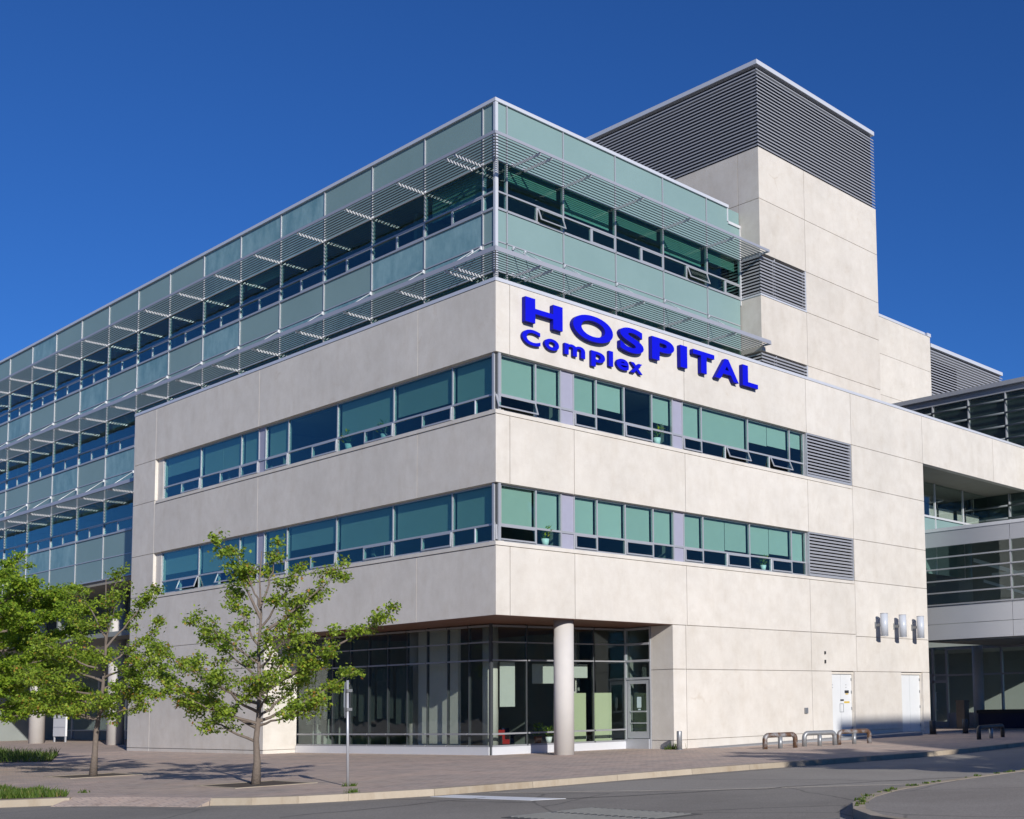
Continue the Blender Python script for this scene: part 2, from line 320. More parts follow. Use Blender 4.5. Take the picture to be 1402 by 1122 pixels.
tag(m.build('driveway_apron', PAVE), kind='structure')
# corner pavement near the camera on the right
isl = [(60,-17.0),(12,-17.1),(3.5,-17.25),(.9,-17.35),(-1.5,-17.45),(-3.4,-17.6),(-5.2,-17.9),(-6.6,-18.35),(-7.8,-18.95),(-8.7,-19.6),(-9.4,-20.4),(-9.8,-21.3),(-10,-22.5),(-10.2,-30)]
m = MB(); m.prism(isl+[(60,-30)], -.29, ZP); tag(m.build('corner_pavement', WALK), kind='structure')
kerb_strip(isl[::-1], name='corner_kerb')
# asphalt repair panels and line
m = MB(); m.prism([(-7.9,-9.9),(9,-10.7),(40,-9.5),(40,-16.4),(-2,-16.6),(-5.4,-13.4)], ZR-.003, ZR+.004); tag(m.build('road_patch', ASPH2), kind='structure')
m = MB(); m.prism([(-9.15,-9.65),(-8.62,-9.72),(-8.2,-12.6),(-8.8,-12.3)], ZR-.002, ZR+.005); tag(m.build('stop_line_marking', WHITE), kind='structure')
m = MB(); m.prism([(-40,-5.2),(-16.5,-9.7),(-16.44,-9.55),(-40,-5.0)], ZR-.002, ZR+.0045); tag(m.build('lane_marking', WHITE), kind='structure')
def strip(name, pts, w, m, dz):
    mb = MB()
    for i in range(len(pts)-1):
        a, b = Vector(pts[i]), Vector(pts[i+1]); n = (b-a).normalized(); n = Vector((-n.y,n.x))*w/2
        mb.quad([(*(a-n),ZR+dz),(*(b-n),ZR+dz),(*(b+n),ZR+dz),(*(a+n),ZR+dz)])
    return tag(mb.build(name, m), kind='structure')
TAR = plain('tar', (.045,.043,.042), .7, noise=.3, nscale=8)
q = random.Random(2)
strip('sealed_crack', [(-8.4+.55*i+q.gauss(0,.07), -12.6-.24*i+q.gauss(0,.09)) for i in range(26)], .055, TAR, .007)
strip('sealed_crack', [(-13+.6*i+q.gauss(0,.08), -11.2+.05*i+q.gauss(0,.06)) for i in range(8)], .03, TAR, .0075)
strip('sealed_crack', [(-3.2+.1*i+q.gauss(0,.05), -9.9-.33*i+q.gauss(0,.05)) for i in range(20)], .03, TAR, .0078)
# tactile plate / drain cover in the road
dc = thing('drain_cover', (-10.3,-15.85,ZR), 'ribbed steel cover set flush in the asphalt near the stop line', 'drain cover')
mb = MB(); mb.box(-1.0,1.0,-1.25,1.25,-.02,.006); mb.build('plate', plain('worn_steel',(.07,.068,.065),.6,metal=.3,noise=.2), dc)
mb = MB()
for i in range(15):
    for j in range(2):
        y = -1.12+i*.16; x = -.9+j*.95; mb.box(x,x+.82,y,y+.075,.006,.02)
mb.build('rib', plain('polished_rib',(.24,.24,.23),.45,metal=.3,noise=.2), dc)
# gully inlet in the corner kerb
gi = thing('storm_drain', (-9.35,-19.72,ZR), 'dark kerb inlet of the storm drain at the corner pavement', 'drain')
mb = MB(); mb.box(-.5,.5,-.22,.22,.0,.012); o = mb.build('frame', STEEL, gi)
mb = MB()
for i in range(6): mb.box(-.42+i*.15,-.35+i*.15,-.17,.17,.012,.02)
mb.build('grate', BLACKP, gi); gi.rotation_euler = (0,0,R(52))
# ------------------------------------------------------------------ hospital building
H = thing('hospital_building', (0,0,0), 'white concrete and green glass hospital block with long window bands, corner building of the complex', 'building')
FR = Face((0,0),(1,0),(0,-1)); FL = Face((0,0),(0,1),(-1,0))
J = .012
def panels(mb, F, rects, th=.32):
    for (a,b,z0,z1) in rects:
        ja, ba = (J, a)
        if a in (0, 7.93, 14.19): ja, ba = 0, a+.05            # this panel runs through to the corner
        elif a == .05: ja, ba = .004, .33     # left-hand panel butts against it
        F.box(mb, a+ja, b-J, z0+J, z1-J, -.05, 0)
        F.box(mb, ba, b, z0, z1, -th, -.05)
wr = []
vx = [0,.56,3.27,8.71,16.2,19.45,25.37]
Z0 = -.30
# right face bands
def band(xs, z0, z1, out): out += [(xs[i],xs[i+1],z0,z1) for i in range(len(xs)-1)]
band([0,.56,8.71,16.2,19.45,25.37,32.33,36.6], 12.79, 15.10, wr)
band([0,.56,3.27,8.71,16.2,19.45], 8.59, 10.80, wr)
band([0,.56,3.27,8.71,16.2,19.45], 4.40, 6.60, wr)
for a,b in ((8.59,10.95),(10.95,12.79),(6.755,8.59),(4.32,6.755)): wr.append((19.45,25.37,a,b))
# ground part x 7.93..25.37 with two door openings
for (a,b) in ((7.93,8.62),(8.62,16.2),(16.2,19.45)): wr.append((a,b,2.79,4.40 if b<19 else 4.40))
wr.append((19.45,25.37,2.79,4.32))
for (a,b) in ((7.93,8.62),(8.62,16.2),(16.2,17.6),(19.25,22.95),(24.76,25.37)): wr.append((a,b,.23,2.79)); wr.append((a,b,Z0,.23))
for (a,b) in ((17.6,19.25),(22.95,24.76)): wr.append((a,b,Z0,.05))
mb = MB(); panels(mb, FR, wr)
wl = []
band([.05,4.2,14.9,24.0,26.2], 12.79, 15.10, wl)
band([.05,4.2,14.9,24.0], 8.59, 10.80, wl)
band([.05,4.2,14.9,24.0], 4.40, 6.60, wl)
for a,b in ((10.95,12.79),(8.6,10.95),(6.745,8.6),(4.27,6.745),(3.26,4.27),(Z0+.36,3.26),(Z0,.055)): wl.append((24.0,26.2,a,b))
for a,b in ((3.26,4.40),(Z0+.36,3.26),(Z0,.055)): wl.append((14.19,24.0,a,b))
panels(mb, FL, wl)
# jambs of the ground floor recess
FJ = Face((7.93,0),(0,1),(-1,0)); panels(mb, FJ, [(.05,1.12,.23,2.79),(.05,1.12,2.79,4.40),(.05,1.12,Z0,.23)], .30)
FK = Face((0,14.19),(1,0),(0,-1)); panels(mb, FK, [(.05,1.38,.06,3.26),(.05,1.38,3.26,4.40),(.05,1.38,Z0,.055)])
# end of the left block and end pier returns
FE = Face((0,26.2),(1,0),(0,1)); panels(mb, FE, [(.33,9,Z0,8.6),(.33,9,8.6,15.10)])
FP = Face((25.37,0),(0,1),(1,0)); panels(mb, FP, [(.33,2.5,Z0,4.32),(.33,2.5,4.32,8.59),(.33,2.5,8.59,12.79)])
mb.build('concrete_wall', CONC, H)
mb = MB(); FR.box(mb,-.02,36.62,15.10,15.215,-.4,.02); FL.box(mb,.4,26.22,15.10,15.2149,-.4,.02); mb.build('coping', ALU_L, H)
mb = MB(); mb.box(.4,36.5,.4,2.6,14.5,14.7); mb.box(.4,16,2.6,26.1,14.5,14.7); mb.build('flat_roof', DARKC, H)
mb = MB(); mb.prism([(.33,.33),(7.95,.33),(7.95,2.43),(7.95,3),(7.95,14.5),(.33,14.5)],4.404,4.5); mb.build('soffit', SOFFIT, H)
mb = MB(); mb.box(.0,7.93,.001,.33,4.396,4.401); mb.box(.001,.33,.33,14.19,4.396,4.401); mb.build('soffit_edge', SOFFIT, H)
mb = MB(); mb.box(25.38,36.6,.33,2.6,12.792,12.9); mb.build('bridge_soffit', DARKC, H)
# interior floors, ceilings and rear walls of the concrete block
mb = MB()
for z in (4.52,8.62,12.82): mb.box(.35,25,.35,26,z-.06 if z>5 else z,z+.02)
for z0,z1 in ((4.56,8.55),(8.66,12.74)):
    mb.box(5.8,25,6.0,6.1,z0,z1); mb.box(5.7,5.8,6.0,26,z0,z1)
    for xx in (3.05,8.45): mb.box(xx-.1,xx+.1,.5,6,z0,z1)
    for yy in (7.6,14.85,18.3): mb.box(.5,5.7,yy-.08,yy+.08,z0,z1)
mb.build('interior_partition', [ROOM], H)
mb = MB()
for z in (8.5,12.7): mb.box(.35,25,.35,6,z,z+.02); mb.box(.35,5.8,6,26,z,z+.02)
mb.build('interior_ceiling', ROOML, H)
rnd = random.Random(5)
def cell(F, u0, u1, zs, zt, zh, blind=1.0, sash=None, infill=False, split=False, end=False, gls=None, flip=False, rec=.17):
    """one window bay: mullion at u0, transom at zt, optional opening sash in the lower light"""
    if infill:
        mb = MB(); F.box(mb,u0+.05,u1,zs,zt-.04,-rec-.05,-rec+.01); F.box(mb,u0+.05,u1,zt+.04,zh,-rec-.05,-rec+.01); o = mb.build('infill_panel', LILAC, H)
        fr = MB(); F.box(fr,u0,u0+.05,zs,zh,-rec-.06,-rec+.05); F.box(fr,u0+.05,u1,zt-.04,zt+.04,-rec-.05,-rec+.045); fr.build('frame', ALU, o); return o
    fr = MB(); D0, D1 = -rec-.06, -rec+.035
    F.box(fr,u0,u0+.055,zs,zh,D0,D1)
    if end: F.box(fr,u1,u1+.055,zs,zh,D0,D1)
    F.box(fr,u0+.055,u1,zt-.032,zt+.032,D0,D1-.005); F.box(fr,u0+.055,u1,zh-.05,zh,D0,D1-.01); F.box(fr,u0+.055,u1,zs,zs+.045,D0,D1-.008)
    o = fr.build('window', ALU, H)
    g = MB(); F.box(g,u0+.055,u1,zt+.032,zh-.05,-rec-.004,-rec+.004); g.build('pane', gls or GL, o)
    lo = [(u0+.055,u1)]
    w = u1-u0
    if w > 2: lo = [(u0+.055,u0+w*.5),(u0+w*.5+.05,u1)]
    sm = MB()
    if len(lo) == 2: F.box(sm,u0+w*.5,u0+w*.5+.05,zs+.045,zt-.032,D0,D1-.003)
    gp = MB()
    for k,(a,b) in enumerate(lo):
        if sash is not None and (len(lo) == 1 or k == (0 if flip else 1)): 
            s = MB(); op = sash; hh = zt-.032-zs-.045; t = .05
            def sp(u,v,d): # hinged at top: v from top down, d out
                return F.p(u, zt-.032-v*math.cos(op)-d*math.sin(op)*0, -rec+.035+v*math.sin(op)+d)
            def sb(ua,ub,va,vb,mbb,d0=0,d1=.035):
                mbb.hexa([sp(ua,va,d0),sp(ub,va,d0),sp(ub,va,d1),sp(ua,va,d1),sp(ua,vb,d0),sp(ub,vb,d0),sp(ub,vb,d1),sp(ua,vb,d1)])
            sb(a,a+t,0,hh,s); sb(b-t,b,0,hh,s); sb(a+t,b-t,0,t,s); sb(a+t,b-t,hh-t,hh,s)
            so_ = s.build('sash', ALU, o)
            sg = MB(); sb(a+t,b-t,t,hh-t,sg,.014,.02); sg.build('sash_pane', gls or GL, o)
        else:
            F.box(gp,a,b,zs+.045,zt-.032,-rec-.004,-rec+.004)
    if gp.v: gp.build('lower_pane', gls or GL, o)
    if sm.v: sm.build('frame', ALU_L, o)
    if blind > 0:
        bl = MB(); zb = zh-.1-(zh-.1-zt)*blind + (.0 if blind < 1 else .035)
        if split:
            mid = u0+w*.52; F.box(bl,u0+.08,mid-.015,zb+.0,zh-.06,-rec-.13,-rec-.12); F.box(bl,mid+.015,u1-.05,zb+rnd.uniform(-.1,.12)*(blind<1),zh-.06,-rec-.13,-rec-.12)
        else: F.box(bl,u0+.07,u1-.04,zb,zh-.06,-rec-.13,-rec-.12)
        bl.build('blind', BLIND, o)
    return o
# right face bands
B1 = [0.03,1.71,2.77,3.35,4.39,5.72,7.11,8.17,8.72,9.77,12.5,15.17,16.12]
bl1 = [1,1,None,1,.72,0,.75,None,1,1,.66,.5]; sa1 = [.33,None,None,.03,None,.05,None,None,.05,.4,.42,None]
bl2 = [1,1,None,1,1,1,1,None,1,.95,.9,1]; sa2 = [.02,None,None,.02,None,.02,None,None,.02,.03,.03,None]
for zs,zt,zh,bls,sas in ((10.95,11.48,12.79,bl1,sa1),(6.755,7.30,8.59,bl2,sa2)):
    for i in range(12):
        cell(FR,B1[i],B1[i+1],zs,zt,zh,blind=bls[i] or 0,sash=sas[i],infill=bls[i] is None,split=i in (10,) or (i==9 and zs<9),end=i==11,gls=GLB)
    mb = MB(); mb.hexa([FR.p(-.0,zs-.15,-.32),FR.p(19.4,zs-.15,-.32),FR.p(19.4,zs-.15,.03),FR.p(-.0,zs-.15,.03),FR.p(-.0,zs,-.32),FR.p(19.4,zs,-.32),FR.p(19.4,zs-.03,.03),FR.p(-.0,zs-.03,.03)])
    mb.build('window_sill', CONC, H)
    # louvred vent at the end of each band
    v = MB(); FR.box(v,16.19,16.24,zs,zh,-.2,-.0); FR.box(v,19.36,19.41,zs,zh,-.2,-.0); FR.box(v,16.24,19.36,zs,zs+.1,-.2,-.005); FR.box(v,16.24,19.36,zh-.05,zh,-.2,-.005)
    vo = v.build('louvre_vent', ALU, H)
    s = MB()
    for k in range(12):
        z = zs+.15+k*.138; s.hexa([FR.p(16.24,z,-.05),FR.p(19.36,z,-.05),FR.p(19.36,z+.01,-.04),FR.p(16.24,z+.01,-.04),FR.p(16.24,z+.075,-.13),FR.p(19.36,z+.075,-.13),FR.p(19.36,z+.085,-.12),FR.p(16.24,z+.085,-.12)])
        FR.box(s,16.24,19.36,z-.012,z+.055,-.05,-.035)
    s.build('slats', SLAT, vo)
    s = MB(); FR.box(s,16.2,19.4,zs,zh,-.30,-.22); s.build('backing', DARK, vo)
A1 = [0.03,2.42,5.80,9.38,12.85,14.57,15.12,16.53,20.0,23.42]
# left face bands
bl1 = [.98,.86,.97,0,.97,None,1,1,.62]; sa1 = [.0,.02,.02,.02,.02,None,.02,.03,.03]
bl2 = [.98,1,.98,.7,1,None,.9,.97,.75]; sa2 = [.0,.02,.02,.02,.02,None,.35,.36,.33]
for zs,zt,zh,bls,sas in ((10.95,11.48,12.79,bl1,sa1),(6.755,7.30,8.59,bl2,sa2)):
    for i in range(9):
        cell(FL,A1[i],A1[i+1],zs,zt,zh,blind=bls[i] or 0,sash=sas[i] if i else None,infill=bls[i] is None,split=i==7,end=i==8,flip=True)
    mb = MB(); mb.hexa([FL.p(.0,zs-.15,-.32),FL.p(23.85,zs-.15,-.32),FL.p(23.85,zs-.15,.03),FL.p(-.03,zs-.15,.03),FL.p(.0,zs,-.32),FL.p(23.85,zs,-.32),FL.p(23.85,zs-.03,.03),FL.p(-.03,zs-.03,.03)])
    mb.build('window_sill', CONC, H)
    mb = MB(); FL.box(mb,23.475,24.0,zs,zh,-.32,-.12); mb.build('window_reveal', CONC, H)
    mb = MB(); mb.box(.1,.16,.1,.16,zs,zh); mb.build('corner_post', GASKET, H)
# ---- upper glass volume, set back behind the parapet
XG, YG = 2.63, 3.36
GR = Face((XG,YG),(1,0),(0,-1)); GLF = Face((XG,YG),(0,1),(-1,0))
UR = [0,.47,3.13,5.82,8.51,11.20,13.40]; 
UL = [0,.69]+[4.24+3.54*i for i in range(16)]
ZTOP = 23.33
def bay(F, u0, u1, f, kind, left):
    """kind: vision / spandrel at storey f"""
    zs = 19.27-4.2*f
    if kind == 'v':
        fr = MB(); w = u1-u0; zt = zs+.62; zh = zs+(1.80 if f == 0 else 1.87)
        F.box(fr,u0-.024,u0+.024,zs,zh,-.1,.05); F.box(fr,u0+.03,u1-.03,zs-.04,zs+.04,-.1,.06); F.box(fr,u0+.03,u1-.03,zt-.03,zt+.03,-.1,.055)
        o = fr.build('curtain_window', ALU, H)
        g = MB(); F.box(g,u0+.03,u1-.03,zt+.03,zh,-.005,.005); g.build('pane', GL, o)
        g = MB()
        if w > 2:
            mid = u0+w*.52
            s = MB(); a, b = (u0+.03, mid-.03) if left else (mid+.03, u1-.03)
            op = .0
            if (not left and f == 0 and abs(u0-.47) < .1) or (not left and f == 0 and abs(u0-8.51) < .1): op = .38
            hh = zt-.03-zs-.04; t = .05; top = zt-.03
            def sb(ua,ub,va,vb,mbb,d0=0,d1=.035):
                def sp(u,v,d): return F.p(u, top-v*math.cos(op), .01+v*math.sin(op)+d)
                mbb.hexa([sp(ua,va,d0),sp(ub,va,d0),sp(ub,va,d1),sp(ua,va,d1),sp(ua,vb,d0),sp(ub,vb,d0),sp(ub,vb,d1),sp(ua,vb,d1)])
            sb(a,a+t,0,hh,s); sb(b-t,b,0,hh,s); sb(a+t,b-t,0,t,s); sb(a+t,b-t,hh-t,hh,s)
            F.box(s,mid-.03,mid+.03,zs+.04,zt-.03,-.06,.04); s.build('sash', ALU, o)
            sb(a+t,b-t,t,hh-t,g,.012,.018)
            F.box(g,(mid+.03) if left else u0+.03,(u1-.03) if left else mid-.03,zs+.04,zt-.03,-.005,.005)
        else: F.box(g,u0+.03,u1-.03,zs+.04,zt-.03,-.005,.005)
        g.build('lower_pane', GL, o)
        q = rnd.random()
        amt = (.75 if q < .7 else .45) if not left else (1.0 if u0 < 3 else (.0 if q < .55 else .35))
        if amt and w > 1.5:
            bl = MB(); F.box(bl,u0+.12,u1-.12,zh-(zh-zt)*amt-.0,zh+.1,-.24,-.23); bl.build('blind', BLIND2, o)
        return o
    if f < 0: z0, z1 = 21.07, 23.2
    else: z0, z1 = zs-1.21+.03, zs-.04
    def sheet(z0, z1):
        mb = MB(); F.box(mb,u0+.03,u1-.03,z0,z1,-.05,.01)
        hz = rnd.random() < (.34 if left else .0)
        o = mb.build('parapet_panel' if f < 0 else 'spandrel_panel', SP_B if hz else SP_A, H)
        fr = MB(); F.box(fr,u0-.022,u0+.022,z0,z1,-.06,.055); F.box(fr,u0+.03,u1-.03,z0-.045,z0,-.06,.035); fr.build('frame', ALU, o)
    sheet(z0, z1)
    if f >= 0: sheet(zs-1.21-1.12+.05, zs-1.21-.02)
for F, U, left in ((GR,UR,False),(GLF,UL,True)):
    for i in range(len(U)-1):
        u0, u1 = U[i], U[i+1]
        small = u1-u0 < 1
        for f_ in (0,1,2) if left else (0,1):
            if f_ == 2 and u0+YG < 24: continue
            bay(F,u0,u1,f_,'v',left)
        bay(F,u0,u1,-1,'s',left); bay(F,u0,u1,0,'s',left)
        if left and u0+YG > 24: bay(F,u0,u1,1,'s',left)
    # bottom panel row of the wing
    for i in range(len(U)-1):
        if left and U[i]+YG > 24:
            mb = MB(); F.box(mb,U[i]+.03,U[i+1]-.03,9.68,10.83,-.05,.01); o = mb.build('spandrel_panel', SP_A if rnd.random() < .6 else SP_B, H)
            fr = MB(); F.box(fr,U[i]-.028,U[i]+.028,9.68,10.83,-.06,.055); F.box(fr,U[i]+.03,U[i+1]-.03,9.63,9.68,-.06,.035); fr.build('frame', ALU, o)
            mb = MB(); F.box(mb,U[i]+.03,U[i+1]-.03,8.58,9.63,-.05,.01); o = mb.build('spandrel_panel', SP_A, H)
            fr = MB(); F.box(fr,U[i]-.028,U[i]+.028,8.58,9.63,-.06,.055); F.box(fr,U[i]+.03,U[i+1]-.03,8.52,8.58,-.06,.035); fr.build('frame', ALU, o)
mb = MB(); mb.box(XG-.07,XG+.05,YG-.07,YG+.05,14.7,23.2); mb.build('corner_post', ALU_L, H)
UEND = UR[-1]
mb = MB(); GR.box(mb,-.09,12.62,23.2,ZTOP,-.3,.09); GLF.box(mb,.3,UL[-1],23.2,ZTOP-.001,-.3,.09); GR.box(mb,12.56,12.62,22.6,23.2,-.1,.05); GR.box(mb,12.62,13.45,22.5,22.62,-.3,.07); GR.box(mb,13.38,13.44,19,22.5,-.1,.05); mb.build('parapet_coping', ALU_L, H)
# structure behind the curtain wall: slabs, dark core
mb = MB()
for f_ in range(4):
    z = 19.27-4.2*f_-.85
    if f_ < 2: mb.box(XG+.3,16,YG+.3,26,z-.25,z)
    mb.box(XG+.3,14,26,XG+UL[-1],z-.25,z)
    mb.box(XG+.3,14,26,XG+UL[-1],z+2.95,z+3.0)
    if f_ < 2: mb.box(XG+.3,16,YG+.3,26,z+2.95,z+3.0)
    mb.box(9,9.2,YG+6 if f_ < 2 else 26.5,XG+UL[-1],z,z+2.9)
    if f_ < 2: mb.box(9.2,16,YG+6,YG+6.2,z,z+2.9)
    for yy in range(10,60,7):
        if f_ < 2 or yy > 26: mb.box(XG+1.2,9,yy-.1,yy+.1,z,z+2.9)
mb.build('floor_slab', [ROOM], H)
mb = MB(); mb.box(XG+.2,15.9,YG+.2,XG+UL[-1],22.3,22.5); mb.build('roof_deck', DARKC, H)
# sunshades
def shade(F, u0, u1, z, depth, fasc, zb, left, hip, brack, outer_end=0):
    n = 9; mb = MB(); hk = DPL/DPR if not left else DPR/DPL
    for k in range(n):
        o = .1+k*(depth-.16)/(n-1)
        a, b = (u0-o*hk if hip else u0), u1+(outer_end if outer_end else 0)
        mb.hexa([F.p(a,z+.03,o),F.p(b,z+.03,o),F.p(b,z+.03,o+.07),F.p(a,z+.03,o+.07),F.p(a,z+.041,o),F.p(b,z+.041,o),F.p(b,z+.041,o+.07),F.p(a,z+.041,o+.07)])
    a = u0-depth*hk if hip else u0; b = u1+outer_end
    o = mb.build('sunshade', SHADE, H)
    fa = MB(); z0 = z-.01; z1 = z+fasc
    a2 = u0-(depth+.04)*hk if hip else u0
    fa.hexa([F.p(a,z0,depth),F.p(b,z0,depth),F.p(b,z0,depth+.04),F.p(a2,z0,depth+.04),F.p(a if not hip else a+.0,z1,depth-(.03 if zb else 0)),F.p(b,z1,depth-(.03 if zb else 0)),F.p(b,z1,depth+.04-(.03 if zb else 0)),F.p(a2,z1,depth+.04-(.03 if zb else 0))])
    if outer_end:  # closed end plate
        F.box(fa,b-.02,b,z-.01,z+.08,.06,depth)
    fa.build('fascia', FASC, o)
    for u in brack:
        bk = MB()
        F.box(bk,u-.012,u+.012,z-.075,z+.025,.06,depth); F.box(bk,u-.05,u+.05,z+.0,z+.12,.0,.06)
        bk.build('bracket', ALU_L, o)
        if zb:
            br = MB(); br.tube([F.p(u,zb-.05,.09),F.p(u,z+.12,depth-.08)],.018,6); F.box(br,u-.03,u+.03,zb-.12,zb+.0,.05,.12); br.build('brace', ALU_L, o)
DPL, DPR = 1.27, 1.60
for z, zb, fasc, fset in ((21.05,0,.10,0),(16.94,18.02,.17,1),(12.74,13.82,.17,2)):
    for F, U, left in ((GR,UR,False),(GLF,UL,True)):
        if fset == 2 and not left: continue
        st = [0]+U[2:]
        for i in range(len(st)-1):
            if fset == 2 and st[i]+YG < 24.5: continue
            last = (not left) and i == len(st)-2
            bk = [st[i+1]] if i else [.75,st[i+1]] if left else [.72,st[i+1]]
            if not left: bk = ([1.25] if i == 0 else [])+bk
            else: bk = ([1.25] if i == 0 else [])+bk
            if last: bk = []
            shade(F, st[i], st[i+1], z, DPL if left else DPR, fasc, zb, left, i == 0, bk, outer_end=.1 if last else 0)
    if fset < 2:
        hb = MB(); a, b = Vector((XG-.04,YG-.04,0)), Vector((XG-DPL,YG-DPR,0)); d = (b-a).normalized(); s = Vector((d.y,-d.x,0))*.02
        hb.hexa([(*(a-s).xy,z-.015),(*(b-s).xy,z-.015),(*(b+s).xy,z-.015),(*(a+s).xy,z-.015),(*(a-s).xy,z+.1),(*(b-s).xy,z+.1),(*(b+s).xy,z+.1),(*(a+s).xy,z+.1)]); hb.build('hip_bracket', ALU, H)
# underside and ground floor of the wing
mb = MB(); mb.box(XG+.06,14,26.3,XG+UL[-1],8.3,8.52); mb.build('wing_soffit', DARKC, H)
for (x,y) in ((4.35,38.1),(4.4,49.2)):
    mb = MB(); mb.cyl(x,y,-.2,8.3,.42,28); mb.build('column', CONC_C, H)
mb = MB(); mb.box(9.5,9.7,26.3,62,-.2,8.3); mb.box(2.9,9.5,60.6,60.9,-.2,8.3); mb.build('ground_floor_wall', ROOM, H)
for k in range(8):
    y = 28+k*4.2; o = MB(); F9 = Face((9.45,y),(0,1),(-1,0))
    F9.box(o,0,.08,0,4,-.05,.05); F9.box(o,4.1,4.18,0,4,-.05,.05); F9.box(o,.08,4.1,2.5,2.6,-.05,.05); F9.box(o,.08,4.1,.5,.58,-.05,.05); ob = o.build('shopfront', ALU_D, H)
    g = MB(); F9.box(g,.08,4.1,.58,2.5,-.01,.0); F9.box(g,.08,4.1,2.6,4,-.01,0); g.build('pane', GLD, ob)
mb = MB(); mb.box(6.2,9.4,40.5,47.5,5.2,6.1); mb.build('entrance_canopy', WHITE, H)
# ---- ground floor curtain wall in the corner recess
PA, PB, PC = Vector((2.3,3.22,0)), Vector((1.42,14.17,0)), Vector((7.90,2.46,0))
def shop(a, b, n, first):
    d = (b-a).xy; F = Face(a.xy, d, Vector((-d.y,d.x)) if first else Vector((d.y,-d.x)))
    ln = d.length; st = [ln*i/n for i in range(n+1)]
    for i in range(n):
        u0, u1 = st[i], st[i+1]; fr = MB()
        ml = MB(); trs = []
        if i > 0 or first: F.box(ml,u0-.02,u0+.02,.19,4.404,-.088,.012)
        for z,h in ((3.77,.04),(3.15,.05),(.63,.055),(.22,.05),(4.33,.06)): tr_ = MB(); F.box(tr_,u0+.03,u1-.03,z-h/2,z+h/2+.001,-.09,.07); trs.append(tr_)
        bs = MB(); F.box(bs,u0,u1,-.12,.19,-.09,.10)
        o = bs.build('shopfront', ALU_L, H)
        for tr_ in trs: tr_.build('transom', LOBF, o)
        if ml.v: ml.build('mullion', GASKET, o)
        g = MB(); F.box(g,u0+.03,u1-.03,.24,4.3,-.006,.006); g.build('pane', GLD, o)
    return F, st
F1, s1 = shop(PA, PC, 4, False); F2, s2 = shop(PA, PB, 10, True)
mb = MB(); mb.box(PA.x-.05,PA.x+.05,PA.y-.05,PA.y+.05,-.1,4.404); mb.build('corner_post', GASKET, H)
# glazed entrance door facing left beside the jamb
FD = Face((7.93,1.12),(0,1),(-1,0))
mb = MB(); FD.box(mb,0,.06,-.1,4.404,-.08,.04); FD.box(mb,1.28,1.36,-.1,4.404,-.08,.05)
for z in (4.33,3.77,3.15,2.5): FD.box(mb,.06,1.28,z-.04,z+.04,-.08,.05)
FD.box(mb,.06,1.28,-.12,.28,-.08,.10)
o = mb.build('entrance_door', ALU, H)
g = MB(); FD.box(g,.06,1.28,2.54,4.3,-.006,.006); g.build('pane', GLD, o)
mb = MB(); FD.box(mb,.1,.24,.3,2.44,-.03,.02); FD.box(mb,1.1,1.24,.3,2.44,-.03,.02); FD.box(mb,.24,1.1,2.3,2.44,-.03,.02); FD.box(mb,.24,1.1,.3,.55,-.03,.02); FD.box(mb,.24,1.1,1.26,1.31,-.03,.04); FD.box(mb,.24,1.1,.84,.88,-.03,.03); l = mb.build('leaf', ALU, o)
g = MB(); FD.box(g,.24,1.1,.55,2.3,-.006,.006); g.build('door_pane', GLD, o)
g = MB(); FD.box(g,.52,.74,1.42,1.82,.008,.012); FD.box(g,.56,.68,1.28-.0+.05,1.38,.008,.012); g.build('notice', plain('pale_paper',(.5,.62,.62),.8,noise=.03), o)
# ground floor interior
mb = MB(); mb.prism([(2.4,3.4),(7.9,2.6),(14,2.6),(14,14.1),(1.6,14.1)],-.1,.02); mb.build('interior_floor', plain('lobby_floor',(.16,.14,.12),.5,noise=.1), H)
mb = MB(); mb.box(13.9,14,2.6,14.1,.02,4.4); mb.box(2,14,14.0,14.1,.02,4.4); mb.box(8.2,14,2.5,2.6,.02,4.4); mb.box(8.0,8.1,5.2,14,.02,4.4); mb.build('interior_wall', ROOM, H)
for (x,y) in (F1.p(.42,0,-.75)[:2],(2.9,8.5),(6.9,4.4)):
    mb = MB(); mb.cyl(x,y,.02,4.4,.27,20); mb.build('interior_column', CONC_C, H)
bls = [(F1,.55,1.15,1.55,3.1),(F1,1.85,3.0,2.35,3.05),(F1,3.1,4.2,2.55,3.05)]
for F,a,b,z0,z1 in bls:
    mb = MB(); F.box(mb,a,b,z0,z1,-.35,-.34); mb.build('lobby_blind', BLIND, H)
for a,b in ((3.3,4.35),(4.65,5.5)):
    mb = MB(); F1.box(mb,a,b,.1,2.0,-.7,-.66); mb.build('lobby_screen', CREAM, H)
for i,(zb) in enumerate((.3,.3,.25,1.4,1.0,1.2,1.1,1.3,1.2,1.0)):
    if i in (0,1): continue
    if i in (2,3):
        mb = MB(); F2.box(mb,s2[i]+(.04 if i == 2 else 0),s2[i+1],.03,4.35,-.62,-.5); mb.build('lobby_wall_panel', CONC_C, H); continue
    mb = MB(); F2.box(mb,s2[i]+.08,s2[i+1]-.08,zb,3.1 if i>1 else 3.7,-.32,-.31); mb.build('lobby_blind', BLIND if i < 3 else CHAR, H)
mb = MB(); mb.cyl(3.3,.62,-.3,4.404,.335,40); mb.build('column', CONC_C, H)
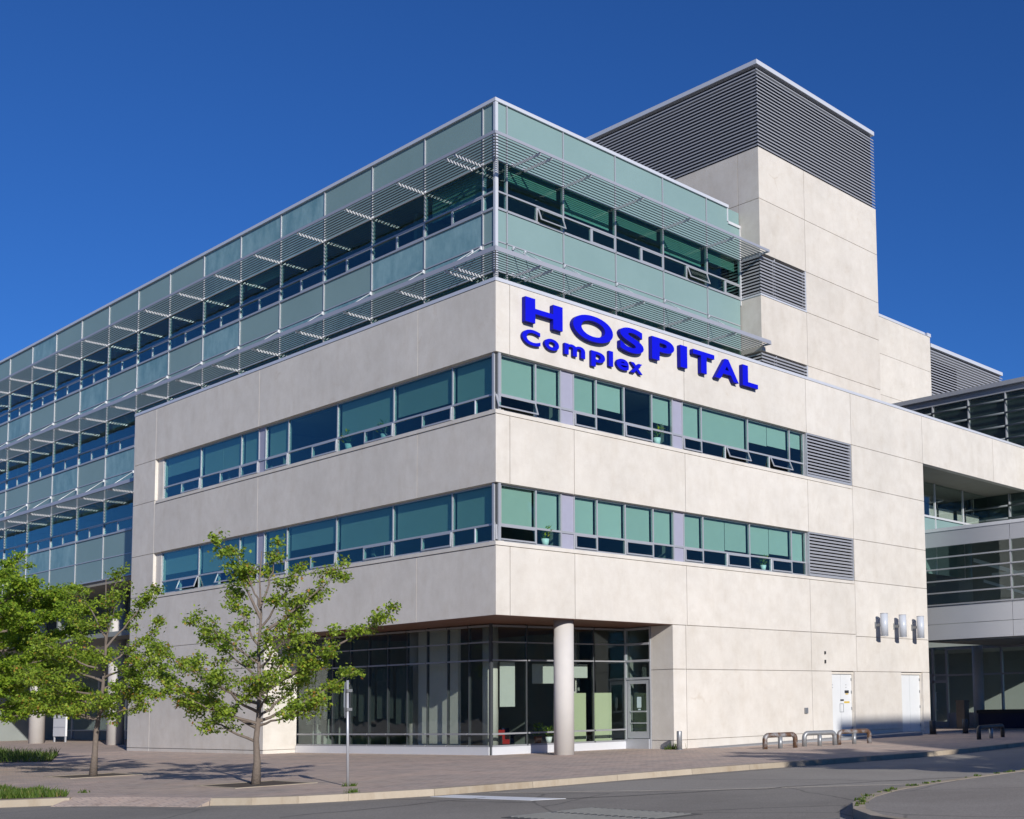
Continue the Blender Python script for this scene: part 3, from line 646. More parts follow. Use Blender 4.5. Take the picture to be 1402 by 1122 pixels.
# ---- service doors in the right wall
for k,(a,b) in enumerate(((17.6,19.25),(22.95,24.76))):
    mb = MB(); FR.box(mb,a,b,2.68,2.79,-.32,-.1); FR.box(mb,a,a+.04,.05,2.68,-.32,-.12); FR.box(mb,b-.04,b,.05,2.68,-.32,-.12); o = mb.build('service_door', DARKC if False else CONC, H)
    mid = (a+b)/2
    for p,q in ((a+.04,mid-.006),(mid+.006,b-.04)):
        mb = MB(); FR.box(mb,p,q,.06,2.68,-.21,-.165); mb.build('leaf', DOORW, o)
    for z in (.35,1.2,1.9,2.45): hg = MB(); FR.box(hg,b-.08,b-.03,z-.06,z+.06,-.165,-.14); hg.build('hinge', STEEL, o)
    if k == 0:
        st = MB(); FR.box(st,mid+.28,mid+.58,1.86,1.98,-.165,-.155); st.build('warning_sign', BLACKP, o); st = MB(); FR.box(st,mid-.05,mid+.2,1.53,1.6,-.165,-.155); st.build('warning_sign', BLACKP, o)
        st = MB(); FR.box(st,mid-.1,mid-.08,1.05,1.42,-.165,-.155); FR.box(st,mid+.16,mid+.18,1.05,1.42,-.165,-.155); FR.box(st,mid-.08,mid+.16,1.05,1.07,-.165,-.155); FR.box(st,mid-.08,mid+.16,1.40,1.42,-.165,-.155); st.build('card_frame', STEEL, o)
        for hx in (mid-.62,mid+.36):
            for hz in (2.2,2.09): st = MB(); FR.box(st,hx,hx+.05,hz,hz+.03,-.165,-.155); st.build('screw_plate', STEEL, o)
        st = MB(); FR.box(st,mid+.22,mid+.62,1.43,1.51,-.165,-.158); st.build('sticker', YELLOW, o); st = MB(); FR.box(st,mid+.34,mid+.54,1.80,1.85,-.165,-.158); st.build('sticker', YELLOW, o)
mb = MB(); FR.box(mb,15.62,15.82,1.05,1.28,0,.06); FR.box(mb,15.67,15.77,1.1,1.23,.06,.075); mb.build('intercom', STEEL, H)
mb = MB(); FR.box(mb,17.08,17.15,3.5,3.62,0,.05); FR.box(mb,17.08,17.15,3.12,3.26,0,.05); mb.build('conduit_stub', BLACKP, H)
m = MB(); m.hexa([(9.2,-1.0,-.29),(23,-1.0,-.29),(23,-.02,-.29),(9.2,-.02,-.29),(9.2,-1.0,-.07),(23,-1.0,.07),(23,-.02,.07),(9.2,-.02,-.07)]); tag(m.build('access_ramp', plain('ramp_concrete',(.26,.265,.275),.85,noise=.1,nscale=1.5)), kind='structure')
# ---- upper link wall behind the bridge opening
FU = Face((25.37,2.5),(1,0),(0,-1))
for k,(a,b) in enumerate(((0,5.1),(5.1,8.0),(8.0,10.8))):
    fr = MB(); FU.box(fr,a-.03,a+.03,8,12.79,-.06,.05); FU.box(fr,a+.03,b-.03,10.93,11.03,-.06,.08); o = fr.build('link_window', ALU_L, H)
    g = MB(); FU.box(g,a+.03,b-.03,11.03,12.79,-.01,0); g.build('pane', GLD, o)
    g = MB(); FU.box(g,a+.03,b-.03,8,10.93,-.03,0); g.build('spandrel', SP_A, o)
    if k: g = MB(); FU.box(g,a+.2,a+1.0,11.03,11.75,-.5,-.48); FU.box(g,a+1.2,b-.2,11.03,11.7,-.5,-.48); g.build('blind', BLIND, o)
    else: g = MB(); FU.box(g,a+3.0,b-.6,11.03,11.9,-.5,-.48); FU.box(g,a+.2,a+2.6,11.03,11.9,-.5,-.48); g.build('blind', BLIND, o)
mb = MB(); mb.box(25.4,36.2,6,6.1,8,12.7); mb.box(25.4,36.2,2.6,6,12.75,12.79); mb.build('interior_wall', ROOM, H)
# ------------------------------------------------------------------ service tower
T = thing('service_tower', (16.05,2.2,0), 'tall cream concrete tower with grey louvred top rising behind the glass storeys', 'tower')
XT, YT, XE = 0, 0, 9.2
TR = Face((0,0),(1,0),(0,-1)); TL = Face((0,0),(0,1),(-1,0))
mb = MB(); vl = 3.28
def tp(F, u0, u1, z0, z1): panels(mb, F, [(u0,u1,z0,z1)], .3)
for z0,z1 in ((23.6,25.95),(21.15,23.6)): tp(TR,.0+.05,vl,z0,z1) if False else None
for z0,z1 in ((23.6,25.95),(21.15,23.6)):
    tp(TR,0,vl,z0,z1); tp(TR,vl,XE,z0,z1)
tp(TR,vl,XE,19.25,21.15); tp(TR,vl,XE,16.75,19.25); tp(TR,vl,XE,14,16.75); tp(TR,0,vl,16.75,19.25)
for a,b in ((.05,1.2),(1.2,16)):
    for z0,z1 in ((23.6,25.95),(21.15,23.6),(16.75,19.25)): tp(TL,a,b,z0,z1)
tp(TL,2.5,16,19.25,21.15); tp(TL,2.5,16,14,16.75)
mb.box(XE-.3,XE,.3,16,14,25.95)
mb.build('wall', CONC_T, T)
def slats(mbb, F, u0, u1, z0, z1, pitch, mitre=0, m=0, lip=.085):
    n = int((z1-z0)/pitch)
    for k in range(n):
        z = z0+k*pitch+.02
        a = u0-(.0 if mitre else 0)
        mbb.hexa([F.p(a,z,-.02),F.p(u1,z,-.02),F.p(u1,z,.0),F.p(a,z,.0),F.p(a,z+lip,-.06),F.p(u1,z+lip,-.06),F.p(u1,z+lip,-.04),F.p(a,z+lip,-.04)], m)
s = MB(); slats(s,TR,0,XE,26.0,29.75,.157); slats(s,TL,0,16,26.0,29.75,.157); s.build('louvre_screen', SLAT, T)
s = MB(); TR.box(s,.25,XE-.02,25.95,29.8,-.3,-.2); TL.box(s,.25,15.9,25.95,29.8,-.3,-.2); s.box(XE-.1,XE-.02,.3,16,25.95,29.8); s.build('screen_backing', plain('screen_back',(.055,.06,.07),.8,noise=.1), T)
s = MB(); TR.box(s,-.03,XE+.0,29.75,29.95,-.25,.03); TL.box(s,.25,16,29.75,29.949,-.25,.03); s.box(.3,XE,.3,16,29.7,29.8); s.build('coping', ALU_L, T)
for z0,z1 in ((19.25,21.15),(14.6,16.75)):
    s = MB(); slats(s,TR,0,vl,z0+.08,z1-.04,.145); slats(s,TL,0,2.5,z0+.08,z1-.04,.145); o = s.build('louvre_vent', SLAT, T)
    s = MB(); TR.box(s,.25,vl,z0,z1,-.3,-.2); TL.box(s,.25,2.5,z0,z1,-.3,-.2); s.build('backing', DARK, o)
    s = MB(); TR.box(s,-.03,vl,z0-.02,z0+.05,-.2,.03); TL.box(s,.2,2.5,z0-.02,z0+.049,-.2,.03); TR.box(s,vl-.05,vl,z0+.05,z1,-.2,.0); TR.box(s,vl*.33,vl*.33+.03,z0+.05,z1,-.2,-.07); s.build('frame', ALU_L, o)
mb = MB(); TL.box(mb,1.5,2.6,22.2,22.75,.05,.5); mb.build('roof_hood', ALU, T)
# ------------------------------------------------------------------ rear plant building
P_ = thing('plant_building', (36,12,0), 'lower cream concrete block with grey louvred end, seen between tower and glass atrium', 'building')
PR = Face((0,0),(1,0),(0,-1)); mb = MB()
for z0,z1 in ((16,21.1),(21.1,23.8),(23.8,26.25)): panels(mb, PR, [(-2,10.3,z0,z1)], .3)
mb.box(-2,10.3,.3,12,16,26.1); mb.build('wall', CONC_T, P_)
s = MB(); PR.box(s,-2,9.6,26.25,26.42,-.4,.03); PR.box(s,9.9,10.35,26.25,26.48,-.4,.05); s.build('coping', ALU_L, P_)
s = MB(); slats(s,PR,10.3,20.55,16,25.6,.19,0,0,.095); s.build('louvre_screen', SLAT, P_)
s = MB(); PR.box(s,10.3,20.45,16,25.7,-.3,-.2); s.box(20.35,20.45,.3,12,16,25.7); s.build('screen_backing', plain('plant_back',(.10,.105,.115),.8,noise=.1), P_)
s = MB(); PR.box(s,10.35,20.55,25.6,25.85,-.3,.03); s.build('screen_coping', ALU_L, P_)
s = MB(); PR.box(s,10.45,14,22.6,24.8,-.195,-.15); s.build('dark_intake', DARK, P_)
# ------------------------------------------------------------------ entrance atrium and link
E_ = thing('entrance_building', (29,-.6,0), 'glazed entrance atrium and grey metal link tucked behind the right end of the concrete block', 'building')
def wpt(x,y): return x-29, y+.6
XA = 36.2-29
FA = Face((XA,0),(0,1),(-1,0))   # atrium face towards the camera
NB = 5
for i in range(NB):
    u0, u1 = i*2.35-.6, (i+1)*2.35-.6
    fr = MB(); FA.box(fr,u0-.03,u0+.03,11,18.5,-.08,.12); o = fr.build('atrium_window', ALU, E_)
    g = MB(); FA.box(g,u0+.03,u1-.03,11,18.5,-.01,.0); g.build('pane', GLD, o)
    t = MB()
    for z in (18.05,17.32,16.58,15.85,15.1,14.35,13.6,12.85,12.1,11.4): t.tube([FA.p(u0,z,.22),FA.p(u1,z,.22)],.06,8); FA.box(t,u0-.04,u0+.04,z-.06,z+.06,.1,.24)
    t.build('sunshade_tube', TUBE, o)
    g = MB(); FA.box(g,u0+.03,u1-.03,11,18.5,-.16,-.1); g.build('backing', TEALD, o)
mb = MB(); FA.box(mb,-.7,11.2,18.5,18.85,-.3,.10); FA.box(mb,-.7,11.2,18.85,19.1,-.4,.35); mb.build('roof_edge', ALU, E_)
mb = MB(); mb.box(XA+.1,XA+10,-.6,11.3,19.0,19.1); mb.box(XA+5,XA+5.1,-.6,11.3,0,19); mb.box(XA+.1,XA+5,-.6,11.3,4.3,4.5); mb.box(XA+.1,XA+5,-.6,11.3,10.6,10.9); mb.build('interior_wall', plain('atrium_wall', (.42,.46,.43), .8, noise=.12, nscale=.6), E_)
# link: metal-clad first floor with banded glazing
FLK = Face((0,0),(0,1),(-1,0)); yb = -22
for i,(a,b) in enumerate(((-9,-6.0),(-6.0,-1.95),(-1.95,3.1))):
    p = MB(); FLK.box(p,a+.012,b-.012,9.22,10.0,-.2,0); p.build('fascia_panel', ALU_D, E_)
    p = MB(); FLK.box(p,a+.012,b-.012,4.5,5.27,-.2,0); FLK.box(p,a+.012,b-.012,5.295,6.2,-.2,0); p.build('cladding_panel', plain('pale_metal_panel',(.62,.63,.65),.45,metal=.3,noise=.04,nscale=1), E_)
    fr = MB(); FLK.box(fr,a-.04,a+.04,6.2,9.22,-.12,.02)
    for k in range(5): FLK.box(fr,a+.04,b-.04,6.26+.6*k-.035,6.26+.6*k+.035,-.1,.06)
    o = fr.build('link_window', ALU, E_)
    g = MB(); FLK.box(g,a+.04,b-.04,6.2,9.22,-.01,0); g.build('pane', GLD, o)
mb = MB(); FLK.box(mb,-9,3.1,10.0,10.16,-.5,.04); mb.build('roof_edge', ALU_L, E_)
mb = MB(); mb.box(.2,XA,-9,3.0,4.42,4.5); mb.box(.2,XA,-9,3.0,10.02,10.1); mb.box(5,5.1,-9,3,4.5,10); mb.build('link_slab', ROOM, E_)
st_ = MB(); st_.hexa([(2.5,-5,6.3),(2.5,1.5,8.6),(2.6,1.5,8.6),(2.6,-5,6.3),(2.5,-5,6.5),(2.5,1.5,8.8),(2.6,1.5,8.8),(2.6,-5,6.5)]); st_.hexa([(3.5,-5,5.3),(3.5,1.5,7.6),(3.6,1.5,7.6),(3.6,-5,5.3),(3.5,-5,5.45),(3.5,1.5,7.75),(3.6,1.5,7.75),(3.6,-5,5.45)])
st_.box(3.5,3.6,-3.5,1.0,7.9,8.05); st_.build('stair_rail', WHITE, E_)
# ground floor glazing under the link
FG = Face((XA,0),(0,1),(-1,0))
for a,b in ((-7.0,-2.2),(-2.2,2.6),(2.6,6.1)):
    fr = MB(); FG.box(fr,a-.05,a+.05,-.1,4.42,-.1,.08); FG.box(fr,a+.05,b-.05,2.82,2.92,-.1,.08); FG.box(fr,a+.05,b-.05,4.3,4.42,-.1,.08); FG.box(fr,a+.05,b-.05,-.1,.75,-.1,.0); o = fr.build('shopfront', ALU_D, E_)
    g = MB(); FG.box(g,a+.05,b-.05,.75,2.82,-.01,0); FG.box(g,a+.05,b-.05,2.92,4.3,-.01,0); g.build('pane', GLD, o)
fr = MB()
for u in (6.1,7.0,7.9): FG.box(fr,u-.06,u+.06,-.1,4.42,-.1,.06)
FG.box(fr,6.16,7.84,2.45,2.6,-.1,.06); FG.box(fr,6.16,7.84,2.85,2.95,-.1,.06); FG.box(fr,6.16,7.84,-.1,.25,-.1,.05); o = fr.build('entrance_door', ALU_D, E_)
g = MB(); FG.box(g,6.16,6.94,.25,2.45,-.01,0); FG.box(g,7.06,7.84,.25,2.45,-.01,0); FG.box(g,6.16,7.84,2.95,4.42,-.01,0); g.build('pane', GLD, o)
hd = MB(); hd.tube([FG.p(6.8,.9,.06),FG.p(6.8,.9,.14),FG.p(6.8,1.9,.14),FG.p(6.8,1.9,.06)],.03,8); hd.build('handle', ALU_L, o)
for yy in (-1,3.6):
    mb = MB(); mb.cyl(XA-3.0 if yy < 0 else XA-.9,yy,-.2,4.42,.3,20); mb.build('column', CONC_C, E_)
# ------------------------------------------------------------------ lettering
def word(label, items, zoff, depth, nm):
    cx = items[0][1]; root = thing('wall_lettering', (cx,-.0,items[0][3]), label, 'lettering')
    for ch,x0,x1,z0,z1,bold in items:
        cu = bpy.data.curves.new('letter','FONT'); cu.body = ch; cu.size = 1; cu.extrude = .05; cu.offset = bold; cu.resolution_u = 8
        to = bpy.data.objects.new('tmp', cu); COL.objects.link(to); bpy.context.view_layer.update()
        me = bpy.data.meshes.new_from_object(to.evaluated_get(bpy.context.evaluated_depsgraph_get())); bpy.data.objects.remove(to)
        xs = [v.co.x for v in me.vertices]; ys = [v.co.y for v in me.vertices]; zz = [v.co.z for v in me.vertices]
        ax, bx, ay, by, az, bz = min(xs), max(xs), min(ys), max(ys), min(zz), max(zz)
        me.materials.clear(); me.materials.append(SIGNB); me.materials.append(SIGNS)
        for p in me.polygons: p.material_index = 0 if p.normal.z > .5 else 1; p.use_smooth = False
        for v in me.vertices:
            X = x0+(v.co.x-ax)/(bx-ax)*(x1-x0); Z = z0+(v.co.y-ay)/(by-ay)*(z1-z0); D = .03+(v.co.z-az)/(bz-az)*depth
            v.co = (X-cx, -D, Z-items[0][3])
        o = bpy.data.objects.new('letter', me); COL.objects.link(o); o.parent = root
    return root
word('large blue raised letters reading HOSPITAL on white concrete above the window band',
     [('H',1.04,2.62,13.98,14.80,.035),('O',3.08,4.92,13.94,14.84,.03),('S',5.26,6.42,13.95,14.84,.03),('P',6.84,8.0,13.97,14.80,.035),('I',8.33,8.70,13.97,14.80,.03),('T',9.02,10.22,13.97,14.80,.035),('A',10.27,11.64,13.97,14.80,.03),('L',11.88,12.82,13.97,14.80,.035)], 0, .17, 'HOSPITAL')
word('smaller blue raised letters reading Complex below the larger word HOSPITAL',
     [('C',.97,1.72,13.25,13.77,.03),('o',1.9,2.52,13.27,13.65,.03),('m',2.76,3.68,13.28,13.66,.025),('p',3.96,4.6,13.12,13.66,.03),('l',4.78,4.98,13.28,13.82,.025),('e',5.14,5.74,13.27,13.66,.03),('x',5.82,6.42,13.28,13.65,.025)], 0, .10, 'Complex')
# ------------------------------------------------------------------ wall lamps
def lamp(label, loc):
    t = thing('wall_lamp', loc, label, 'wall lamp', 'cylinder wall lamps on the concrete pier')
    mb = MB(); mb.cyl(0,-.44,-.49,.49,.17,32); mb.build('lamp_shade', LAMPG, t)
    mb = MB(); mb.cyl(0,-.44,.49,.51,.175,32); mb.cyl(0,-.44,-.51,-.49,.175,32); mb.build('cap', ALU, t)
    mb = MB(); mb.box(-.11,.11,-.03,0,-.14,.14); mb.box(-.05,.05,-.24,-.03,-.06,.06); mb.build('bracket', STEEL, t); return t
L0 = lamp('pale cylinder wall lamp farthest from the corner of the pier, nearest the louvres', (21.0,0,4.86))
dup(L0,(22.5,0,4.86),0,'pale cylinder wall lamp in the middle of the row of three'); dup(L0,(24.0,0,4.86),0,'pale cylinder wall lamp nearest the edge of the pier, above the plain white door')
# ------------------------------------------------------------------ street furniture
def rack(label, loc, rz, m, wd=1.4):
    t = thing('bike_rack', loc, label, 'bike rack', 'pipe bike racks on the paving', rz)
    mb = MB(); h = .47; r = .16; pts = [(0,0,-.05),(0,0,h-r)]
    for k in range(1,6): a = k*math.pi/10; pts.append((r-r*math.cos(a),0,h-r+r*math.sin(a)))
    for k in range(0,6): a = math.pi/2-k*math.pi/10; pts.append((wd-r+r*math.cos(a),0,h-r+r*math.sin(a)))
    pts.append((wd,0,-.05)); mb.tube(pts,.088,14); mb.build('frame', m, t)
    mb = MB(); mb.tube([(wd*.5,0,-.05),(wd*.5,0,h-.06)],.082,14); mb.build('leg', STEEL, t); return t
rack('brown rusted pipe bike rack fully in the sun, nearest the metal bollard', (8.8,-3.5,ZP), R(-13), RUST, 1.35)
rack('pale galvanised pipe bike rack in the middle of the sunny row', (11.1,-3.45,ZP), R(-18), STEEL, 1.35)
rack('pipe bike rack at the shade edge with dark end, before the white service door', (12.8,-3.75,ZP), R(-12), RUST, 1.55)
rack('dark pipe rack standing in full shade near the entrance', (18.4,-6.45,ZP), R(10), BLACKP, 2.9)
def bollard(label, loc, m, h, r):
    t = thing('bollard', loc, label, 'bollard'); mb = MB(); mb.tube([(0,0,-.1),(0,0,h-.02),(0,0,h)],[r,r,r*.9],20); mb.build('post', m, t); mb = MB(); mb.tube([(0,0,0),(0,0,.015)],r*1.5,20); mb.build('base_plate', m, t); return t
bollard('grey galvanised steel bollard beside the recessed entrance jamb', (7.55,-.62,ZP), STEEL, .66, .095)
bollard('black bollard in front of the plain white door at the pier edge', (24.3,-.75,ZP), BLACKP, .62, .15)
bollard('black bollard standing alone between the pier edge and the shaded rack', (25.6,-1.7,ZP), BLACKP, .68, .13)
t = thing('stone_pillar', (33.5,3.0,ZP), 'square weathered stone pillar in front of the entrance glass', 'pillar')
mb = MB(); mb.box(-.25,.25,-.25,.25,-.1,1.45); mb.build('shaft', STONE, t); mb = MB(); mb.box(-.28,.28,-.28,.28,1.45,1.53); mb.build('cap', STONE, t)
t = thing('planter_box', (34.6,.4,ZP), 'long dark blue planter box in shade below the entrance glass', 'planter')
mb = MB(); mb.box(-.5,.5,-2.0,2.0,-.1,.95); mb.build('tub', BLUEP, t); mb = MB(); mb.box(-.42,.42,-1.92,1.92,.95,.99); mb.build('fill', SOIL, t)
mb = MB(); mb.box(-.56,.56,-2.06,-2.0,.8,.97); mb.box(-.56,.56,2.0,2.06,.8,.97); mb.box(-.56,-.5,-2.0,2.0,.8,.97); mb.build('rim', BLACKP, t)
# stop sign seen from its edge
t = thing('road_sign', (-9.25,-6.85,ZP), 'octagonal road sign seen edge-on, on slim galvanised post by the kerb', 'road sign')
mb = MB(); mb.tube([(0,0,-.1),(-.02,.02,2.25)],.028,12); mb.build('post', ALU, t)
ang = R(55)
mb = MB(); n_ = 8; dv = Vector((math.cos(ang),math.sin(ang),0)); nv = Vector((-dv.y,dv.x,0)); c_ = Vector((-.02,.02,1.83))+nv*.035
pt = []
for k in range(8):
    a = math.pi/8+k*math.pi/4; pt.append(c_+dv*(.41*math.cos(a))+Vector((0,0,.41*math.sin(a))))
b_ = len(mb.v); mb.quad([p for p in pt]); mb.quad([p+nv*.012 for p in pt][::-1])
for k in range(8): mb.quad([pt[k],pt[(k+1)%8],pt[(k+1)%8]+nv*.012,pt[k]+nv*.012])
mb.build('sign_plate', plain('grey_sign_back',(.22,.24,.27),.5,metal=.3,noise=.05), t)
mb = MB(); mb.box(-.06,.06,-.04,.04,1.6,1.66); mb.box(-.06,.06,-.04,.04,2.0,2.06); mb.build('clamp', STEEL, t)
# notice board under the wing
t = thing('notice_board', (6.2,50.6,ZP), 'white notice board with red header standing under the glass wing', 'notice board')
F_ = Face((0,0),(0,1),(-1,0))
mb = MB(); F_.box(mb,-.95,.95,.35,2.7,-.05,.05); mb.build('panel', WHITE, t); mb = MB(); F_.box(mb,-.95,.95,2.7,3.3,-.05,.05); mb.build('header', RED, t)
mb = MB()
for z in (.9,1.45,2.0): F_.box(mb,-.9,.9,z,z+.03,.05,.06)
mb.build('divider', ALU_D, t); mb = MB(); F_.box(mb,-.9,-.8,0,.35,-.04,.04); F_.box(mb,.8,.9,0,.35,-.04,.04); mb.build('foot', ALU_D, t)
# things standing inside the corner lobby window
def pot(loc, label, s=1.0, m=TERRA):
    t = thing('potted_plant', loc, label, 'potted plant'); mb = MB(); mb.tube([(0,0,0),(0,0,.24*s)],[.1*s,.14*s],14); mb.build('pot', m, t)
    q = random.Random(hash(label) & 255); mb = MB()
    for k in range(70):
        a = q.uniform(0,6.28); r_ = q.uniform(.02,.22)*s; z = .24*s+q.uniform(.0,.4)*s; p = Vector((r_*math.cos(a),r_*math.sin(a),z)); d = Vector((math.cos(a),math.sin(a),q.uniform(.2,1.4))).normalized()*.16*s; e = Vector((-math.sin(a),math.cos(a),0))*.03*s
        mb.quad([p,p+d*.5+e,p+d,p+d*.5-e])
    mb.build('foliage', LEAF_C, t); return t
q1 = F1.p(2.05,.24,-.3); pot((q1[0],q1[1],.24), 'small plant in a terracotta pot on the lobby sill')
q1 = F1.p(2.5,.24,-.3); pot((q1[0],q1[1],.24), 'low leafy plant in white pot on the lobby sill', .9, WHITE)
for (F,u,z,lab,sc) in ((FR,2.3,6.8,'yellowish plant behind the lower window band, second pane from the building corner',.85),(FR,7.6,10.99,'leafy plant behind the upper window band, before its second lilac panel',.95),(FL,6.7,10.99,'pale green plant behind the upper shaded window band, second wide pane from the corner',.9),(FL,9.0,10.99,'potted plant at the edge of the dark unblinded pane, upper shaded window band',.9),(FR,13.6,6.8,'small plant behind the lower window band, near its louvred vent',.8)):
    q1 = F.p(u,z,-.36); pot((q1[0],q1[1],z), lab, sc*1.15, WHITE)
q1 = F1.p(1.25,0,-1.3)
t = thing('armchair', (q1[0],q1[1],.02), 'red armchair behind the corner lobby window', 'chair')
mb = MB(); mb.box(-.35,.35,-.35,.35,.15,.5); mb.build('seat', RED, t); mb = MB(); mb.box(-.35,.35,.25,.4,.5,.95); mb.build('backrest', RED, t); t.scale = (.45,.45,.75); mb = MB(); mb.box(-.42,-.35,-.35,.4,.1,.7); mb.build('armrest', BLACKP, t); mb = MB(); mb.box(.35,.42,-.35,.4,.1,.7); mb.build('armrest', BLACKP, t)
q1 = F1.p(2.2,0,-2.6)
t = thing('armchair', (q1[0],q1[1],.02), 'blue armchair behind the lobby window near the round column', 'chair')
mb = MB(); mb.box(-.35,.35,-.35,.35,.15,.5); mb.build('seat', BLUEP, t); mb = MB(); mb.box(-.35,.35,.25,.4,.5,1.0); mb.build('backrest', BLUEP, t); t.scale = (.45,.45,.75); mb = MB(); mb.box(-.42,-.35,-.35,.4,.1,.7); mb.build('armrest', BLACKP, t); mb = MB(); mb.box(.35,.42,-.35,.4,.1,.7); mb.build('armrest', BLACKP, t)
# ------------------------------------------------------------------ trees
LAT = Vector((.64,-.768,0)); DEP = Vector((.768,.64,0)); UP = Vector((0,0,1))
LEAFP = [(0,0),(.30,.16),(.22,.40),(.5,.62),(.24,.70),(0,1.1),(-.24,.70),(-.5,.62),(-.22,.40),(-.30,.16)]
def add_leaf(mb, p, size, q, droop=.35):
    a = q.uniform(0,6.283); e = q.uniform(-.9,.35)-droop
    d = Vector((math.cos(a)*math.cos(e), math.sin(a)*math.cos(e), math.sin(e)))
    s = d.cross(UP); s = s.normalized() if s.length > .01 else Vector((1,0,0)); nn = s.cross(d)
    t = q.uniform(-.9,.9); s = s*math.cos(t)+nn*math.sin(t)
    mb.quad([p+d*(y*size)+s*(x*size) for x,y in LEAFP])
def tree(name, label, cat, loc, trunk, limbs, seed, leafm, leaf=.085, dens=1.0, r0=.095, twig=.62, group=None, fill=0):
    q = random.Random(seed); root = thing(name, loc, label, cat, group)
    wood, lv = MB(), MB()
    W = lambda la,de,z: LAT*la+DEP*de+UP*z
    tp_ = [W(*p) for p in trunk]; n = len(tp_); rad = [r0*(1-.9*(i/(n-1))**.8) for i in range(n)]; rad[0] = r0*1.22
    wood.tube(tp_, rad, 12)
    def along(pts, t):
        t = max(0,min(.9999,t))*(len(pts)-1); i = int(t); return pts[i].lerp(pts[i+1], t-i)
    def cluster(p, k, rr):
        for _ in range(k):
            v = Vector((q.gauss(0,1),q.gauss(0,1),q.gauss(0,.62)))*rr*.55
            add_leaf(lv, p+v, leaf*q.uniform(.6,1.2), q)
    def twig_(p, d, ln, lev):
        d = d.normalized(); k = 4; pts = [p]; cur = d.copy()
        for _ in range(k):
            cur = (cur+Vector((q.gauss(0,.22),q.gauss(0,.22),q.gauss(.06,.16)))).normalized(); pts.append(pts[-1]+cur*ln/k)
        wood.tube(pts, [.013*ln+.003,.01*ln+.0025,.007*ln+.002,.004*ln+.002,.002], 5, cap=False)
        if lev == 0:
            for _ in range(q.randint(2,4)):
                t = q.uniform(.3,.95); dd = (d+Vector((q.gauss(0,.7),q.gauss(0,.7),q.gauss(0,.4)))).normalized(); twig_(along(pts,t), dd, ln*q.uniform(.35,.6), 1)
        for t in (.45,.7,.9,1):
            if q.random() < .88: cluster(along(pts,t), int(q.uniform(5,11)*dens*(1 if lev else 1.2)), .13+.10*ln)
    for z0,la,de,z1,ln in limbs:
        i = 0
        while i < n-2 and tp_[i+1].z < z0: i += 1
        t = (z0-tp_[i].z)/max(.01,(tp_[i+1].z-tp_[i].z)); a = tp_[i].lerp(tp_[i+1], max(0,min(1,t))); b = W(la,de,z1)
        mid = a.lerp(b,.5)+UP*(-.12*(b-a).length*.6 if z1-z0 < 1.2 else .03)+Vector((q.gauss(0,.08),q.gauss(0,.08),0)); pts = []
        for k in range(9):
            s = k/8; p = a*(1-s)**2+mid*2*s*(1-s)+b*s*s; pts.append(p+Vector((q.gauss(0,.02),q.gauss(0,.02),q.gauss(0,.02)))*(0<k<8))
        L_ = (b-a).length; rb = .012+.013*L_
        wood.tube(pts, [rb*(1-.88*k/8) for k in range(9)], 7, cap=False)
        main = (b-a).normalized()
        m_ = max(3,int(L_*4.2*ln))
        for k in range(m_):
            s = .28+.72*(k+q.random())/m_; sd = main.cross(UP).normalized()*q.choice((-1,1)); dd = main*q.uniform(.2,.9)+sd*q.uniform(.3,1)+UP*q.uniform(-.25,.55)
            twig_(along(pts,s), dd, twig*q.uniform(.5,1.1)*(1.15-.5*s), 0)
        twig_(pts[-1], main, twig*.6, 0); cluster(pts[-1], int(10*dens), .2)
    for k in range(fill):
        s = q.uniform(.25,1); twig_(along(tp_,s), Vector((q.gauss(0,1),q.gauss(0,1),q.uniform(0,.8))), twig*q.uniform(.6,1.2), 0)
    wood.build('trunk', BARK, root); lv.build('crown', leafm, root); return root
LA = [(.95,-1.55,.2,1.75,1.0),(1.25,-2.15,.3,2.35,1.15),(1.35,-1.2,-1.2,2.0,1),(1.3,1.45,-.4,1.75,1.0),(1.4,1.75,.5,2.35,1.1),(1.5,.3,1.7,2.4,1),(1.6,-.4,-1.7,2.5,1),(1.7,.8,-1.3,2.2,1),(1.8,-1.75,-.5,2.9,1.1),(2.0,2.85,.1,3.72,.95),(2.1,1.3,.3,2.7,1),(2.3,-1.3,.8,3.3,1),(2.3,.6,1.1,3.2,1),(2.6,1.0,-.6,3.5,1),(2.7,-1.05,-.4,3.6,1),(2.9,.7,.5,4.0,1),(3.1,-.7,.3,4.2,1),(3.3,1.7,.2,4.75,.8),(3.5,.9,-.3,4.6,.8),(3.7,-.95,.2,5.35,.8),(3.9,-.35,-.3,5.0,.8),(4.0,.3,.2,5.25,.8)]
tree('maple_tree', 'young maple with a lopsided crown, standing alone in front of the low concrete wall', 'tree', (-9.85,-4.1,ZP), [(0,0,0),(.02,0,.5),(-.01,0,1.0),(.03,.02,1.5),(.05,0,2.2),(.02,-.03,3.0),(.06,0,3.8),(.0,.02,4.6),(.05,0,5.25)], LA, 11, LEAF_A, .074, 1.05, .088, .56, 'street trees on the paving')
LB = [(1.5,-1.5,.2,2.0,1.2),(1.5,-1.0,-1.1,1.85,1.1),(1.55,1.3,.2,2.0,1.2),(1.6,.8,-1.0,1.9,1.1),(1.7,.2,1.6,2.3,1),(1.9,-1.6,-.3,2.7,1.2),(2.0,1.55,.1,2.7,1.2),(2.1,-.5,-1.4,2.6,1.1),(2.3,.9,.9,3.0,1.1),(2.5,-1.6,.4,3.3,1.1),(2.6,1.8,-.4,3.3,1),(2.8,-1.0,-.7,3.5,1),(3.0,1.3,.5,3.9,1),(3.2,-.8,.3,4.1,.9),(3.4,1.3,.2,4.8,.7),(3.5,.7,-.4,4.6,.7),(3.7,-.5,.2,4.9,.55),(3.9,.3,.3,5.2,.5)]
